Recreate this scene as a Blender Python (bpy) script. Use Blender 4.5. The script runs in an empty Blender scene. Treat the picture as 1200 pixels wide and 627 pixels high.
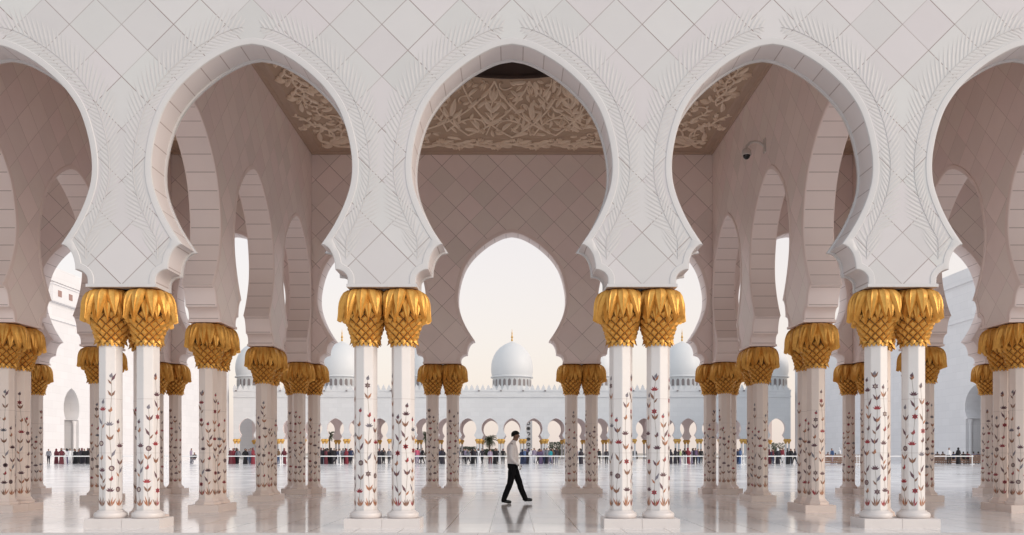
import bpy, bmesh, math, random
from mathutils import Vector, Matrix
from mathutils.geometry import tessellate_polygon

R = math.radians
PI = math.pi
scene = bpy.context.scene
COL = scene.collection
EYE = 1.19            # camera height
BAY = 4.1             # column spacing
Y0 = 14.68            # centre line of the front arcade
ROW = [Y0 + BAY * k for k in range(4)]
T = 0.3               # half thickness of an arcade wall

# ------------------------------------------------------------------ objects
def tag(o, label=None, cat=None, group=None, kind=None):
    if label: o['label'] = label
    if cat: o['category'] = cat
    if group: o['group'] = group
    if kind: o['kind'] = kind
    return o

def link(name, me, mats=(), parent=None, loc=(0, 0, 0), rz=0.0):
    o = bpy.data.objects.new(name, me)
    if me is not None:
        for m in mats:
            if len(me.materials) < len(mats):
                me.materials.append(m)
    COL.objects.link(o)
    o.parent = parent
    o.location = loc
    o.rotation_euler = (0, 0, rz)
    return o

def empty(name, loc=(0, 0, 0), rz=0.0):
    return link(name, None, (), None, loc, rz)

def copy_tree(o, parent=None):
    c = o.copy()
    COL.objects.link(c)
    c.parent = parent
    for ch in list(o.children):
        copy_tree(ch, c)
    return c

class MB:
    """collects faces into one mesh"""
    def __init__(self):
        self.v, self.f, self.m, self.uv = [], [], [], []
    def face(self, pts, m=0, uv=None):
        n = len(self.v)
        self.v.extend([tuple(p) for p in pts])
        self.f.append(tuple(range(n, n + len(pts))))
        self.m.append(m)
        self.uv.append(uv)
    def grid(self, rows, m=0, closed=False, uvs=None, flip=False):
        n = len(self.v)
        w = len(rows[0])
        for r in rows:
            self.v.extend([tuple(p) for p in r])
        for i in range(len(rows) - 1):
            for j in range(w if closed else w - 1):
                a, b = n + i * w + j, n + i * w + (j + 1) % w
                c, d = n + (i + 1) * w + (j + 1) % w, n + (i + 1) * w + j
                q = (a, b, c, d)
                u = None
                if uvs:
                    u = [uvs[i][j], uvs[i][j + 1], uvs[i + 1][j + 1], uvs[i + 1][j]]
                if flip:
                    q = q[::-1]; u = u[::-1] if u else None
                self.f.append(q); self.m.append(m); self.uv.append(u)
    def lathe(self, prof, seg=24, m=0, c=(0, 0, 0), rot=0.0, cap=True, sx=1.0, sy=1.0):
        rows = []
        for r, z in prof:
            rows.append([(c[0] + sx * r * math.cos(rot + 2 * PI * k / seg), c[1] + sy * r * math.sin(rot + 2 * PI * k / seg), c[2] + z) for k in range(seg)])
        self.grid(rows, m, closed=True)
        if cap:
            self.face(rows[0][::-1], m)
            self.face(rows[-1], m)
    def box(self, x0, x1, y0, y1, z0, z1, m=0):
        p = [(x, y, z) for z in (z0, z1) for y in (y0, y1) for x in (x0, x1)]
        for q in ((0, 2, 3, 1), (4, 5, 7, 6), (0, 1, 5, 4), (2, 6, 7, 3), (0, 4, 6, 2), (1, 3, 7, 5)):
            self.face([p[i] for i in q], m)
    def tube(self, pts, rad, seg=6, m=0, cap=True):
        pts = [Vector(p) for p in pts]
        if not isinstance(rad, (list, tuple)):
            rad = [rad] * len(pts)
        rows = []
        up = Vector((0, 0, 1))
        for i, p in enumerate(pts):
            d = (pts[min(i + 1, len(pts) - 1)] - pts[max(i - 1, 0)])
            d = d.normalized() if d.length > 1e-9 else Vector((0, 0, 1))
            if i == 0:
                ref = up if abs(d.dot(up)) < 0.9 else Vector((1, 0, 0))
                a = d.cross(ref).normalized()
            else:
                a = (a - d * a.dot(d)).normalized()
            b = d.cross(a).normalized()
            rows.append([p + (a * math.cos(2 * PI * k / seg) + b * math.sin(2 * PI * k / seg)) * rad[i] for k in range(seg)])
        self.grid(rows, m, closed=True, flip=True)
        if cap:
            self.face(rows[0], m); self.face(rows[-1][::-1], m)
    def mesh(self, name, smooth=None, weld=True):
        me = bpy.data.meshes.new(name)
        me.from_pydata(self.v, [], self.f)
        me.polygons.foreach_set('material_index', self.m)
        if any(u is not None for u in self.uv):
            l = me.uv_layers.new(name='UVMap')
            for p, u in zip(me.polygons, self.uv):
                if u is not None:
                    for k, li in enumerate(p.loop_indices):
                        l.data[li].uv = u[k]
        if weld:
            bm = bmesh.new(); bm.from_mesh(me)
            bmesh.ops.remove_doubles(bm, verts=bm.verts, dist=1e-5)
            bm.to_mesh(me); bm.free()
        if smooth is not None:
            me.polygons.foreach_set('use_smooth', [True] * len(me.polygons))
            me.set_sharp_from_angle(angle=R(smooth))
        me.update()
        return me
    def build(self, name, mats, parent=None, smooth=None, loc=(0, 0, 0), rz=0.0, weld=True):
        me = self.mesh(name, smooth, weld)
        for m in mats: me.materials.append(m)
        return link(name, me, (), parent, loc, rz)

# ------------------------------------------------------------------ materials
class NT:
    def __init__(self, name):
        self.mat = bpy.data.materials.new(name); self.mat.use_nodes = True
        self.t = self.mat.node_tree; self.n = self.t.nodes
        self.b = self.n['Principled BSDF']
    def new(self, typ, **kw):
        x = self.n.new(typ)
        for k, v in kw.items(): setattr(x, k, v)
        return x
    def l(self, a, b): self.t.links.new(a, b)
    def math(self, op, a, b=None, c=None):
        x = self.new('ShaderNodeMath', operation=op)
        for i, v in enumerate((a, b, c)):
            if v is None: continue
            if isinstance(v, (int, float)): x.inputs[i].default_value = v
            else: self.l(v, x.inputs[i])
        return x.outputs[0]
    def mix(self, f, a, b):
        x = self.new('ShaderNodeMix', data_type='RGBA')
        if isinstance(f, (int, float)): x.inputs[0].default_value = f
        else: self.l(f, x.inputs[0])
        for i, v in ((6, a), (7, b)):
            if isinstance(v, tuple): x.inputs[i].default_value = (*v, 1)
            else: self.l(v, x.inputs[i])
        return x.outputs[2]
    def noise(self, scale, detail=3, coord='Object', rough=0.5):
        c = self.new('ShaderNodeTexCoord'); x = self.new('ShaderNodeTexNoise')
        x.inputs['Scale'].default_value = scale; x.inputs['Detail'].default_value = detail
        x.inputs['Roughness'].default_value = rough
        self.l(c.outputs[coord], x.inputs['Vector'])
        return x.outputs['Fac']

def plain(name, col, rough=0.6, var=0.12, scale=6.0, metal=0.0, spec=0.5, bump=0.0):
    m = NT(name)
    d = tuple(max(0, c * (1 - var)) for c in col); u = tuple(min(1, c * (1 + var)) for c in col)
    f = m.noise(scale, 4)
    m.l(m.mix(f, d, u), m.b.inputs['Base Color'])
    m.b.inputs['Roughness'].default_value = rough
    m.b.inputs['Metallic'].default_value = metal
    m.b.inputs['Specular IOR Level'].default_value = spec
    if bump:
        bp = m.new('ShaderNodeBump'); bp.inputs['Strength'].default_value = bump; bp.inputs['Distance'].default_value = 0.02
        m.l(f, bp.inputs['Height']); m.l(bp.outputs[0], m.b.inputs['Normal'])
    return m.mat

def stone_panels(name, col, joint, lw=0.007, diag=0.82, u0=2.05, h0=7.94, rough=0.45, var=0.05):
    """slabs laid on the diagonal with thin joints; UV is in metres"""
    m = NT(name)
    uv = m.new('ShaderNodeUVMap'); s = m.new('ShaderNodeSeparateXYZ'); m.l(uv.outputs[0], s.inputs[0])
    u = m.math('SUBTRACT', s.outputs[0], u0); h = m.math('SUBTRACT', s.outputs[1], h0)
    a = m.math('DIVIDE', m.math('ADD', u, h), diag); b = m.math('DIVIDE', m.math('SUBTRACT', u, h), diag)
    lines = None
    for q in (a, b):
        fr = m.math('ABSOLUTE', m.math('SUBTRACT', m.math('FRACT', m.math('ADD', q, 0.5)), 0.5))
        ln = m.math('LESS_THAN', fr, lw / (diag * 0.7071))
        wj = m.new('ShaderNodeTexWhiteNoise', noise_dimensions='2D'); cj = m.new('ShaderNodeCombineXYZ')
        m.l(m.math('ROUND', q), cj.inputs[0]); m.l(m.math('FLOOR', b if q is a else a), cj.inputs[1]); m.l(cj.outputs[0], wj.inputs['Vector'])
        ln = m.math('MULTIPLY', ln, m.math('ADD', 0.30 if q is b else 0.45, m.math('MULTIPLY', wj.outputs['Value'], 0.55)))
        lines = ln if lines is None else m.math('MAXIMUM', lines, ln)
    cb = m.new('ShaderNodeCombineXYZ')
    m.l(m.math('FLOOR', a), cb.inputs[0]); m.l(m.math('FLOOR', b), cb.inputs[1])
    wn = m.new('ShaderNodeTexWhiteNoise', noise_dimensions='2D'); m.l(cb.outputs[0], wn.inputs['Vector'])
    n2 = m.noise(2.2, 5, 'Object', 0.6)
    f = m.math('ADD', m.math('MULTIPLY', wn.outputs['Value'], 0.6), m.math('MULTIPLY', n2, 0.5))
    lo = tuple(c * (1 - var) for c in col); hi = tuple(min(1, c * (1 + var)) for c in col)
    # slabs vary between a pink and a grey vein
    lo = (lo[0] * 1.01, lo[1] * 0.99, lo[2] * 1.0)
    base = m.mix(f, lo, hi)
    sc = m.new('ShaderNodeSeparateColor'); m.l(wn.outputs['Color'], sc.inputs[0])
    tint = m.mix(sc.outputs[1], (1.02, 0.985, 1.0), (0.98, 1.0, 0.985))
    mu = m.new('ShaderNodeMix', data_type='RGBA', blend_type='MULTIPLY'); mu.inputs[0].default_value = 1.0
    m.l(base, mu.inputs[6]); m.l(tint, mu.inputs[7]); base = mu.outputs[2]
    m.l(m.mix(m.math('MULTIPLY', lines, 0.8), base, joint), m.b.inputs['Base Color'])
    m.b.inputs['Roughness'].default_value = rough
    bp = m.new('ShaderNodeBump'); bp.inputs['Strength'].default_value = 0.35; bp.inputs['Distance'].default_value = 0.01
    bp.invert = True
    fine = m.noise(45, 3, 'Object')
    m.l(m.math('ADD', lines, m.math('MULTIPLY', fine, 0.12)), bp.inputs['Height']); m.l(bp.outputs[0], m.b.inputs['Normal'])
    return m.mat

def reveal_stone(name, col, joint, step=0.36, lw=0.008, rough=0.5):
    """voussoirs of an arch's soffit: joints across it at equal arc length (UV x in metres)"""
    m = NT(name)
    uv = m.new('ShaderNodeUVMap'); s = m.new('ShaderNodeSeparateXYZ'); m.l(uv.outputs[0], s.inputs[0])
    q = m.math('DIVIDE', s.outputs[0], step)
    fr = m.math('ABSOLUTE', m.math('SUBTRACT', m.math('FRACT', m.math('ADD', q, 0.5)), 0.5))
    ln = m.math('LESS_THAN', fr, lw / step)
    wn = m.new('ShaderNodeTexWhiteNoise', noise_dimensions='1D'); m.l(m.math('ROUND', m.math('ADD', q, 0.5)), wn.inputs['W'])
    n2 = m.noise(3.0, 4)
    f = m.math('ADD', m.math('MULTIPLY', wn.outputs['Value'], 0.55), m.math('MULTIPLY', n2, 0.45))
    base = m.mix(f, tuple(c * 0.94 for c in col), tuple(min(1, c * 1.05) for c in col))
    m.l(m.mix(m.math('MULTIPLY', ln, 0.6), base, joint), m.b.inputs['Base Color'])
    m.b.inputs['Roughness'].default_value = rough
    return m.mat

def shaft_marble(name, col):
    m = NT(name)
    c = m.new('ShaderNodeTexCoord'); s = m.new('ShaderNodeSeparateXYZ'); m.l(c.outputs['Object'], s.inputs[0])
    z = s.outputs[2]
    ln = None
    for zz in (1.19, 2.05):
        q = m.math('LESS_THAN', m.math('ABSOLUTE', m.math('SUBTRACT', z, zz)), 0.004)
        ln = q if ln is None else m.math('MAXIMUM', ln, q)
    f = m.noise(3.5, 6, 'Object', 0.65)
    base = m.mix(f, tuple(x * 0.93 for x in col), tuple(min(1, x * 1.05) for x in col))
    m.l(m.mix(m.math('MULTIPLY', ln, 0.5), base, (0.4, 0.33, 0.3)), m.b.inputs['Base Color'])
    m.b.inputs['Roughness'].default_value = 0.32
    return m.mat

def floor_marble(name, col, tile=0.6833, rough=0.09, jcol=(0.42, 0.38, 0.37), var=0.06, lw=0.004, streak=True, y_every=2):
    m = NT(name)
    c = m.new('ShaderNodeTexCoord'); s = m.new('ShaderNodeSeparateXYZ'); m.l(c.outputs['Object'], s.inputs[0])
    ln = None; ids = []
    for k, t in ((0, tile), (1, tile * y_every)):
        q = m.math('DIVIDE', m.math('SUBTRACT', s.outputs[k], tile * 0.5), t)
        ids.append(m.math('FLOOR', q))
        fr = m.math('ABSOLUTE', m.math('SUBTRACT', m.math('FRACT', m.math('ADD', q, 0.5)), 0.5))
        x = m.math('LESS_THAN', fr, lw / t)
        ln = x if ln is None else m.math('MAXIMUM', ln, x)
    cb = m.new('ShaderNodeCombineXYZ'); m.l(ids[0], cb.inputs[0]); m.l(ids[1], cb.inputs[1])
    wn = m.new('ShaderNodeTexWhiteNoise', noise_dimensions='2D'); m.l(cb.outputs[0], wn.inputs['Vector'])
    vein = m.noise(0.7, 6, 'Object', 0.62)
    f = m.math('ADD', m.math('MULTIPLY', wn.outputs['Value'], 0.45), m.math('MULTIPLY', vein, 0.6))
    base = m.mix(f, tuple(x * (1 - var) for x in col), tuple(min(1, x * (1 + var)) for x in col))
    m.l(m.mix(m.math('MULTIPLY', ln, 0.8), base, jcol), m.b.inputs['Base Color'])
    if streak:
        wear = m.noise(0.33, 5, 'Object', 0.6)
        r = m.math('ADD', rough * 0.5, m.math('MULTIPLY', m.math('ADD', wear, m.math('MULTIPLY', wn.outputs['Value'], 0.35)), rough))
        m.l(r, m.b.inputs['Roughness'])
    else:
        m.b.inputs['Roughness'].default_value = rough
    bp = m.new('ShaderNodeBump'); bp.inputs['Strength'].default_value = 0.02; bp.inputs['Distance'].default_value = 0.01
    m.l(m.noise(1.3, 2), bp.inputs['Height']); m.l(bp.outputs[0], m.b.inputs['Normal'])
    return m.mat

def gold_leaf(name, metal=0.55):
    m = NT(name)
    f = m.noise(14, 5, 'Object', 0.65); g = m.noise(60, 3)
    base = m.mix(f, (0.53, 0.235, 0.036), (0.88, 0.51, 0.13))
    m.l(base, m.b.inputs['Base Color'])
    m.b.inputs['Metallic'].default_value = metal
    m.l(m.math('ADD', 0.29, m.math('MULTIPLY', g, 0.28)), m.b.inputs['Roughness'])
    bp = m.new('ShaderNodeBump'); bp.inputs['Strength'].default_value = 0.35; bp.inputs['Distance'].default_value = 0.01
    m.l(m.math('ADD', g, f), bp.inputs['Height']); m.l(bp.outputs[0], m.b.inputs['Normal'])
    return m.mat

def ashlar(name, col, cw, ch, joint=.22):
    m = NT(name)
    c = m.new('ShaderNodeTexCoord'); s_ = m.new('ShaderNodeSeparateXYZ'); m.l(c.outputs['Object'], s_.inputs[0])
    row = m.math('DIVIDE', s_.outputs[2], ch)
    h = m.math('ADD', m.math('ADD', s_.outputs[0], s_.outputs[1]), m.math('MULTIPLY', m.math('FLOOR', row), cw * .5))
    q = m.math('DIVIDE', h, cw)
    ln = m.math('MAXIMUM', m.math('LESS_THAN', m.math('FRACT', row), .05 / ch), m.math('LESS_THAN', m.math('FRACT', q), .05 / cw))
    cb = m.new('ShaderNodeCombineXYZ'); m.l(m.math('FLOOR', row), cb.inputs[0]); m.l(m.math('FLOOR', q), cb.inputs[1])
    wn = m.new('ShaderNodeTexWhiteNoise', noise_dimensions='2D'); m.l(cb.outputs[0], wn.inputs['Vector'])
    f = m.math('ADD', m.math('MULTIPLY', wn.outputs['Value'], .6), m.math('MULTIPLY', m.noise(.12, 5), .5))
    base = m.mix(f, tuple(x * .95 for x in col), tuple(min(1, x * 1.04) for x in col))
    m.l(m.mix(m.math('MULTIPLY', ln, joint), base, tuple(x * .72 for x in col)), m.b.inputs['Base Color'])
    m.b.inputs['Roughness'].default_value = .6
    return m.mat
MARBLE = (0.588, 0.574, 0.570)
WARM_SHADE = (0.85, 0.745, 0.705)  # same marble indoors, the warm cast of its shade put into the colour
JOINT = (0.20, 0.13, 0.11)
M = dict(
    front=stone_panels('front_marble', MARBLE, JOINT, lw=0.0065, var=0.07),
    front_plain=plain('archivolt_marble', (0.60, 0.58, 0.575), 0.45, 0.03, 3),
    frond=plain('frond_carving', (0.578, 0.556, 0.548), 0.5, 0.05, 8),
    reveal=reveal_stone('soffit_marble', (0.59, 0.535, 0.525), JOINT),
    inner=stone_panels('inner_panels', WARM_SHADE, (0.17, 0.10, 0.085), lw=0.006, var=0.09),
    side=stone_panels('side_panels', WARM_SHADE, (0.42, 0.32, 0.29), lw=0.0045, var=0.09),
    inner_plain=plain('inner_border', (0.84, 0.71, 0.67), 0.5, 0.04, 3),  # warm inner shade put into the colour, borders and soffits alike
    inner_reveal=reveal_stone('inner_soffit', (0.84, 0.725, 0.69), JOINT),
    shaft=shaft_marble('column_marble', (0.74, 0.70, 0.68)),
    shaft_in=shaft_marble('column_marble_shaded', (0.82, 0.715, 0.655)),  # the column marble again, inner rows' warm shade painted into it
    base_in=plain('base_marble_shaded', (0.80, 0.685, 0.63), 0.4, 0.05, 5),  # the base marble with the same shade tone painted in
    base=plain('base_marble', (0.70, 0.65, 0.63), 0.4, 0.05, 5),
    gold=gold_leaf('gold_leaf'),
    recess_shade=plain('capital_recess_shade', (0.13, 0.055, 0.018), 0.7, 0.2, 12),  # shade between scales and fronds, painted as a dark capital body
    floor=floor_marble('hall_marble', (0.82, 0.795, 0.785), lw=0.011, jcol=(0.24, 0.20, 0.19), rough=0.085),
    court=floor_marble('court_marble', (0.84, 0.835, 0.845), tile=1.2, rough=0.12, var=0.16, jcol=(0.4, 0.4, 0.42), y_every=1),
    paving=floor_marble('forecourt_stone', (0.74, 0.72, 0.71), tile=1.0, rough=0.5, streak=False, y_every=1),
    ground=plain('sandy_ground', (0.42, 0.37, 0.31), 0.9, 0.15, 0.05),
    ceil=plain('ceiling_ground', (0.50, 0.365, 0.265), 0.7, 0.12, 2.5),
    relief=plain('ceiling_relief', (0.84, 0.69, 0.55), 0.6, 0.10, 4),
    band=plain('ceiling_band', (0.46, 0.33, 0.25), 0.6, 0.08, 3),
    dark=plain('dome_lining', (0.10, 0.07, 0.06), 0.8, 0.2, 2),  # unlit dome interior: its darkness is put into the base colour
    far=ashlar('far_white', (0.64, 0.64, 0.645), 1.6, 0.8),
    far_in=plain('far_inner_shade', (0.82, 0.72, 0.70), 0.7, 0.05, 0.2),  # far interior's warm shade tone put into the white stone's colour
    far_gold=plain('far_gold', (0.62, 0.36, 0.09), 0.45, 0.15, 1.5, metal=0.4),
    wing=ashlar('wing_white', (0.76, 0.745, 0.75), 1.8, 0.9),
    shade_glass=plain('drum_glass', (0.22, 0.19, 0.19), 0.3, 0.1, 1),
    rosewin=plain('window_brown', (0.34, 0.20, 0.17), 0.4, 0.1, 2),
    door=plain('door_wood', (0.12, 0.06, 0.04), 0.5, 0.2, 2),
    cctv=plain('cctv_shell', (0.62, 0.57, 0.54), 0.35, 0.03, 8),
    black=plain('black_glass', (0.012, 0.012, 0.014), 0.12, 0.1, 8),
    rail=plain('white_rail', (0.82, 0.82, 0.82), 0.4, 0.03, 5),
    bench=plain('brown_bench', (0.24, 0.145, 0.105), 0.6, 0.15, 6),
    leaf=plain('palm_green', (0.075, 0.09, 0.045), 0.7, 0.3, 3),
    bush=plain('bush_green', (0.06, 0.075, 0.05), 0.8, 0.3, 2),
    trunk=plain('palm_trunk', (0.16, 0.12, 0.09), 0.9, 0.25, 6),
    dome=plain('dome_white', (0.66, 0.665, 0.67), 0.5, 0.03, 0.3),
)
# the semi-precious inlay of the shafts
INLAY = [plain(n, c, 0.35, 0.25, 30) for n, c in (
    ('inlay_stem', (0.36, 0.31, 0.27)), ('inlay_red', (0.34, 0.035, 0.045)), ('inlay_rust', (0.40, 0.165, 0.085)),
    ('inlay_plum', (0.13, 0.06, 0.075)), ('inlay_slate', (0.20, 0.185, 0.215)), ('inlay_brown', (0.23, 0.115, 0.075)),
    ('inlay_cream', (0.70, 0.62, 0.52)))]

# ------------------------------------------------------------------ setting
def sheet(name, x0, x1, y0, y1, z, mat):
    b = MB(); b.face([(x0, y0, z), (x1, y0, z), (x1, y1, z), (x0, y1, z)])
    return tag(b.build(name, [mat]), kind='structure')
HALL_Y0 = 13.62
sheet('ground', -3000, 3000, -3000, 3000, -0.03, M['ground'])
sheet('forecourt_paving', -70, 70, -70, HALL_Y0 - 0.004, 0.0, M['paving'])
sheet('hall_floor', -53, 53, HALL_Y0, 28.1, 0.0, M['floor'])
sheet('courtyard_floor', -53, 53, 28.104, 190, 0.0, M['court'])

# ------------------------------------------------------------------ the arch
SPL = [(0, 7.625), (.22, 7.585), (.4435, 7.49), (.719, 7.325), (.958, 7.13), (1.181, 6.90), (1.371, 6.61), (1.490, 6.28), (1.559, 5.95),
       (1.577, 5.68), (1.552, 5.43), (1.475, 5.17), (1.36, 4.91), (1.235, 4.69), (1.09, 4.475)]
def catmull(pts, n=4):
    out = []
    for i in range(len(pts) - 1):
        p0, p1, p2, p3 = pts[max(i - 1, 0)], pts[i], pts[i + 1], pts[min(i + 2, len(pts) - 1)]
        for k in range(n):
            t = k / n
            out.append(tuple(0.5 * (2 * p1[j] + (p2[j] - p0[j]) * t + (2 * p0[j] - 5 * p1[j] + 4 * p2[j] - p3[j]) * t * t + (3 * p1[j] - p0[j] - 3 * p2[j] + p3[j]) * t ** 3) for j in (0, 1)))
    out.append(pts[-1])
    return out
def half_profile(n=4, q=6, wide=0.0):
    """from the crown down to the pier's foot, (distance from bay centre, height); wide: extra pier half width"""
    P = catmull(SPL, n)
    hb = BAY / 2
    tipv = hb - P[-1][0]
    w1 = 0.735 + wide * 0.62; w2 = 0.54 + wide
    for k in range(1, q + 1):
        a = PI / 2 * k / q
        P.append((hb - (tipv - (tipv - w1) * math.sin(a)), 4.08 + 0.395 * math.cos(a)))
    if w2 < w1 - 0.02:
        for k in range(1, q + 1):
            a = PI / 2 * k / q
            P.append((hb - (w1 - (w1 - w2) * math.sin(a)), 3.92 + 0.16 * math.cos(a)))
    P.append((hb - w2, 3.80))
    return P
def offset(poly, d):
    """push an open polyline into the stone (to its right hand) by d"""
    out = []
    n = len(poly)
    for i in range(n):
        p = Vector(poly[i])
        e = []
        if i > 0: e.append((p - Vector(poly[i - 1])).normalized())
        if i < n - 1: e.append((Vector(poly[i + 1]) - p).normalized())
        ns = [Vector((-t.y, t.x)) for t in e]
        m = sum(ns, Vector((0, 0)))
        if m.length < 0.2: m = ns[0]
        m.normalize()
        c = max(0.45, m.dot(ns[0]))
        q = p + m * (d / c)
        if i in (0, n - 1): q.y = p.y
        out.append((q.x, q.y))
    if d > 0:                    # points that a sharp tip's mitre has overrun fold onto the tip
        res = list(out)
        for i in range(1, n - 1):
            a = (Vector(poly[i]) - Vector(poly[i - 1])).normalized(); c = (Vector(poly[i + 1]) - Vector(poly[i])).normalized()
            turn = a.x * c.y - a.y * c.x
            ang = a.angle(c)
            if ang < R(35) or turn > 0: pass
            if ang > R(35):
                reach = d * math.tan(min(ang, R(130)) / 2)
                for st in (-1, 1):
                    j = i + st; acc = math.dist(poly[i], poly[j])
                    while 0 < j < n - 1 and acc < reach:
                        res[j] = out[i]
                        acc += math.dist(poly[j], poly[j + st]); j += st
        out = res
    return out

def arch_wall(b, piers, top, half_t=T, n=4, q=6, wide=None, rear_lip=False, mats=(0, 1, 2), bands=True, ends=(0.54, 0.54), mats_back=None):
    """an arcade wall along local x (height z, thickness y): piers are at the given x, arches between them.
    Local -y is the front. wide: {pier index: (extra left, extra right)} for corner piers."""
    wide = wide or {}
    mf, mp, mr = mats
    mfb, mpb, _ = mats_back or mats
    opens = []
    for i in range(len(piers) - 1):
        c = (piers[i] + piers[i + 1]) / 2
        L = half_profile(n, q, wide.get(i, (0, 0))[1]); Rr = half_profile(n, q, wide.get(i + 1, (0, 0))[0])
        # left foot -> crown -> right foot
        opens.append([(c - u, h) for u, h in L[::-1]] + [(c + u, h) for u, h in Rr[1:]])
    def face(y, off, m, flip):
        poly = [(piers[0] - ends[0], top), (piers[0] - ends[0], 3.80)]
        for o in opens: poly += off(o)
        poly += [(piers[-1] + ends[1], 3.80), (piers[-1] + ends[1], top)]
        tri = tessellate_polygon([[Vector((u, h, 0)) for u, h in poly]])
        base = len(b.v)
        b.v.extend([(u, y, h) for u, h in poly])
        for t in tri:
            a = [poly[k] for k in t]
            area = (a[1][0] - a[0][0]) * (a[2][1] - a[0][1]) - (a[2][0] - a[0][0]) * (a[1][1] - a[0][1])
            t = list(t)
            if (area < 0) != flip: t = t[::-1]
            b.f.append(tuple(base + k for k in t)); b.m.append(m)
            b.uv.append([poly[k] for k in t])
    def strip(A, ya, B, yb, m, arc=None):
        rows = [[(u, ya, h) for u, h in A], [(u, yb, h) for u, h in B]]
        if arc is None: uvs = [A, B]
        else: uvs = [[(s, ya) for s in arc], [(s, yb) for s in arc]]
        b.grid(rows, m, uvs=uvs)
    ft = half_t
    if bands:
        face(-ft, lambda o: offset(o, .108), mf, False)
        face(ft, lambda o: offset(o, .108), mfb, True)
    else:
        face(-ft, lambda o: o, mf, False)
        face(ft, lambda o: o, mfb, True)
    for o in opens:
        arc = [0.0]
        for i in range(1, len(o)):
            arc.append(arc[-1] + math.dist(o[i], o[i - 1]))
        mid = arc[len(arc) // 2]
        arc = [s - mid + 0.18 for s in arc]
        if not bands:
            strip(o, -ft, o, ft, mr, arc)
            continue
        rings = [(.108, -ft, mp), (.100, -ft - .009, mp), (.032, -ft - .010, mp), (.010, -ft - .006, mp), (0, -ft + .016, mp)]
        if rear_lip:
            rings += [(0, ft - .07, mr), (-.028, ft - .07, mpb), (-.028, ft - .01, mpb), (-.018, ft + .004, mpb)]
        else:
            rings += [(0, ft - .016, mr), (.010, ft + .006, mpb), (.032, ft + .016, mpb)]
        rings += [(.100, ft + .016, mpb), (.108, ft, mpb)]
        for (d0, ya, _), (d1, yb, m) in zip(rings, rings[1:]):
            strip(offset(o, d0) if d0 else o, ya, offset(o, d1) if d1 else o, yb, m, arc if m == mr else None)
    # underside of the piers, ends and top
    X = [piers[0] - ends[0]]
    for o in opens: X += [o[0][0], o[-1][0]]
    X.append(piers[-1] + ends[1])
    for i in range(0, len(X), 2):
        b.face([(X[i], -ft, 3.80), (X[i], ft, 3.80), (X[i + 1], ft, 3.80), (X[i + 1], -ft, 3.80)], mp)
        if bands:      # the small moulding at the pier's foot
            e = .014
            b.box(X[i] - e, X[i + 1] + e, -ft - .030, ft + .030, 3.802, 3.85, mp)
    b.face([(X[0], -ft, 3.80), (X[0], -ft, top), (X[0], ft, top), (X[0], ft, 3.80)], mf)
    b.face([(X[-1], -ft, 3.80), (X[-1], ft, 3.80), (X[-1], ft, top), (X[-1], -ft, top)], mf)
    b.face([(X[0], -ft, top), (X[-1], -ft, top), (X[-1], ft, top), (X[0], ft, top)], mf)

# carved palm fronds on the front wall
def leaflet(b, p, d, length, w, y, rise, m):
    """pointed ridge lying on the wall; p, d in (u, h)"""
    p = Vector(p); d = Vector(d).normalized(); s = Vector((-d.y, d.x))
    pts = []
    for t, k in ((0, .35), (.3, 1.0), (.65, .8), (1, 0.0)):
        c = p + d * (length * t)
        pts.append((c + s * w * k * .5, c, c - s * w * k * .5, k))
    for (a0, c0, e0, k0), (a1, c1, e1, k1) in zip(pts, pts[1:]):
        r0, r1 = rise * (0.4 + .6 * k0) if k0 else 0, rise * k1
        b.face([(a0.x, y, a0.y), (c0.x, y - r0, c0.y), (c1.x, y - r1, c1.y), (a1.x, y, a1.y)], m)
        b.face([(c0.x, y - r0, c0.y), (e0.x, y, e0.y), (e1.x, y, e1.y), (c1.x, y - r1, c1.y)], m)

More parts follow.
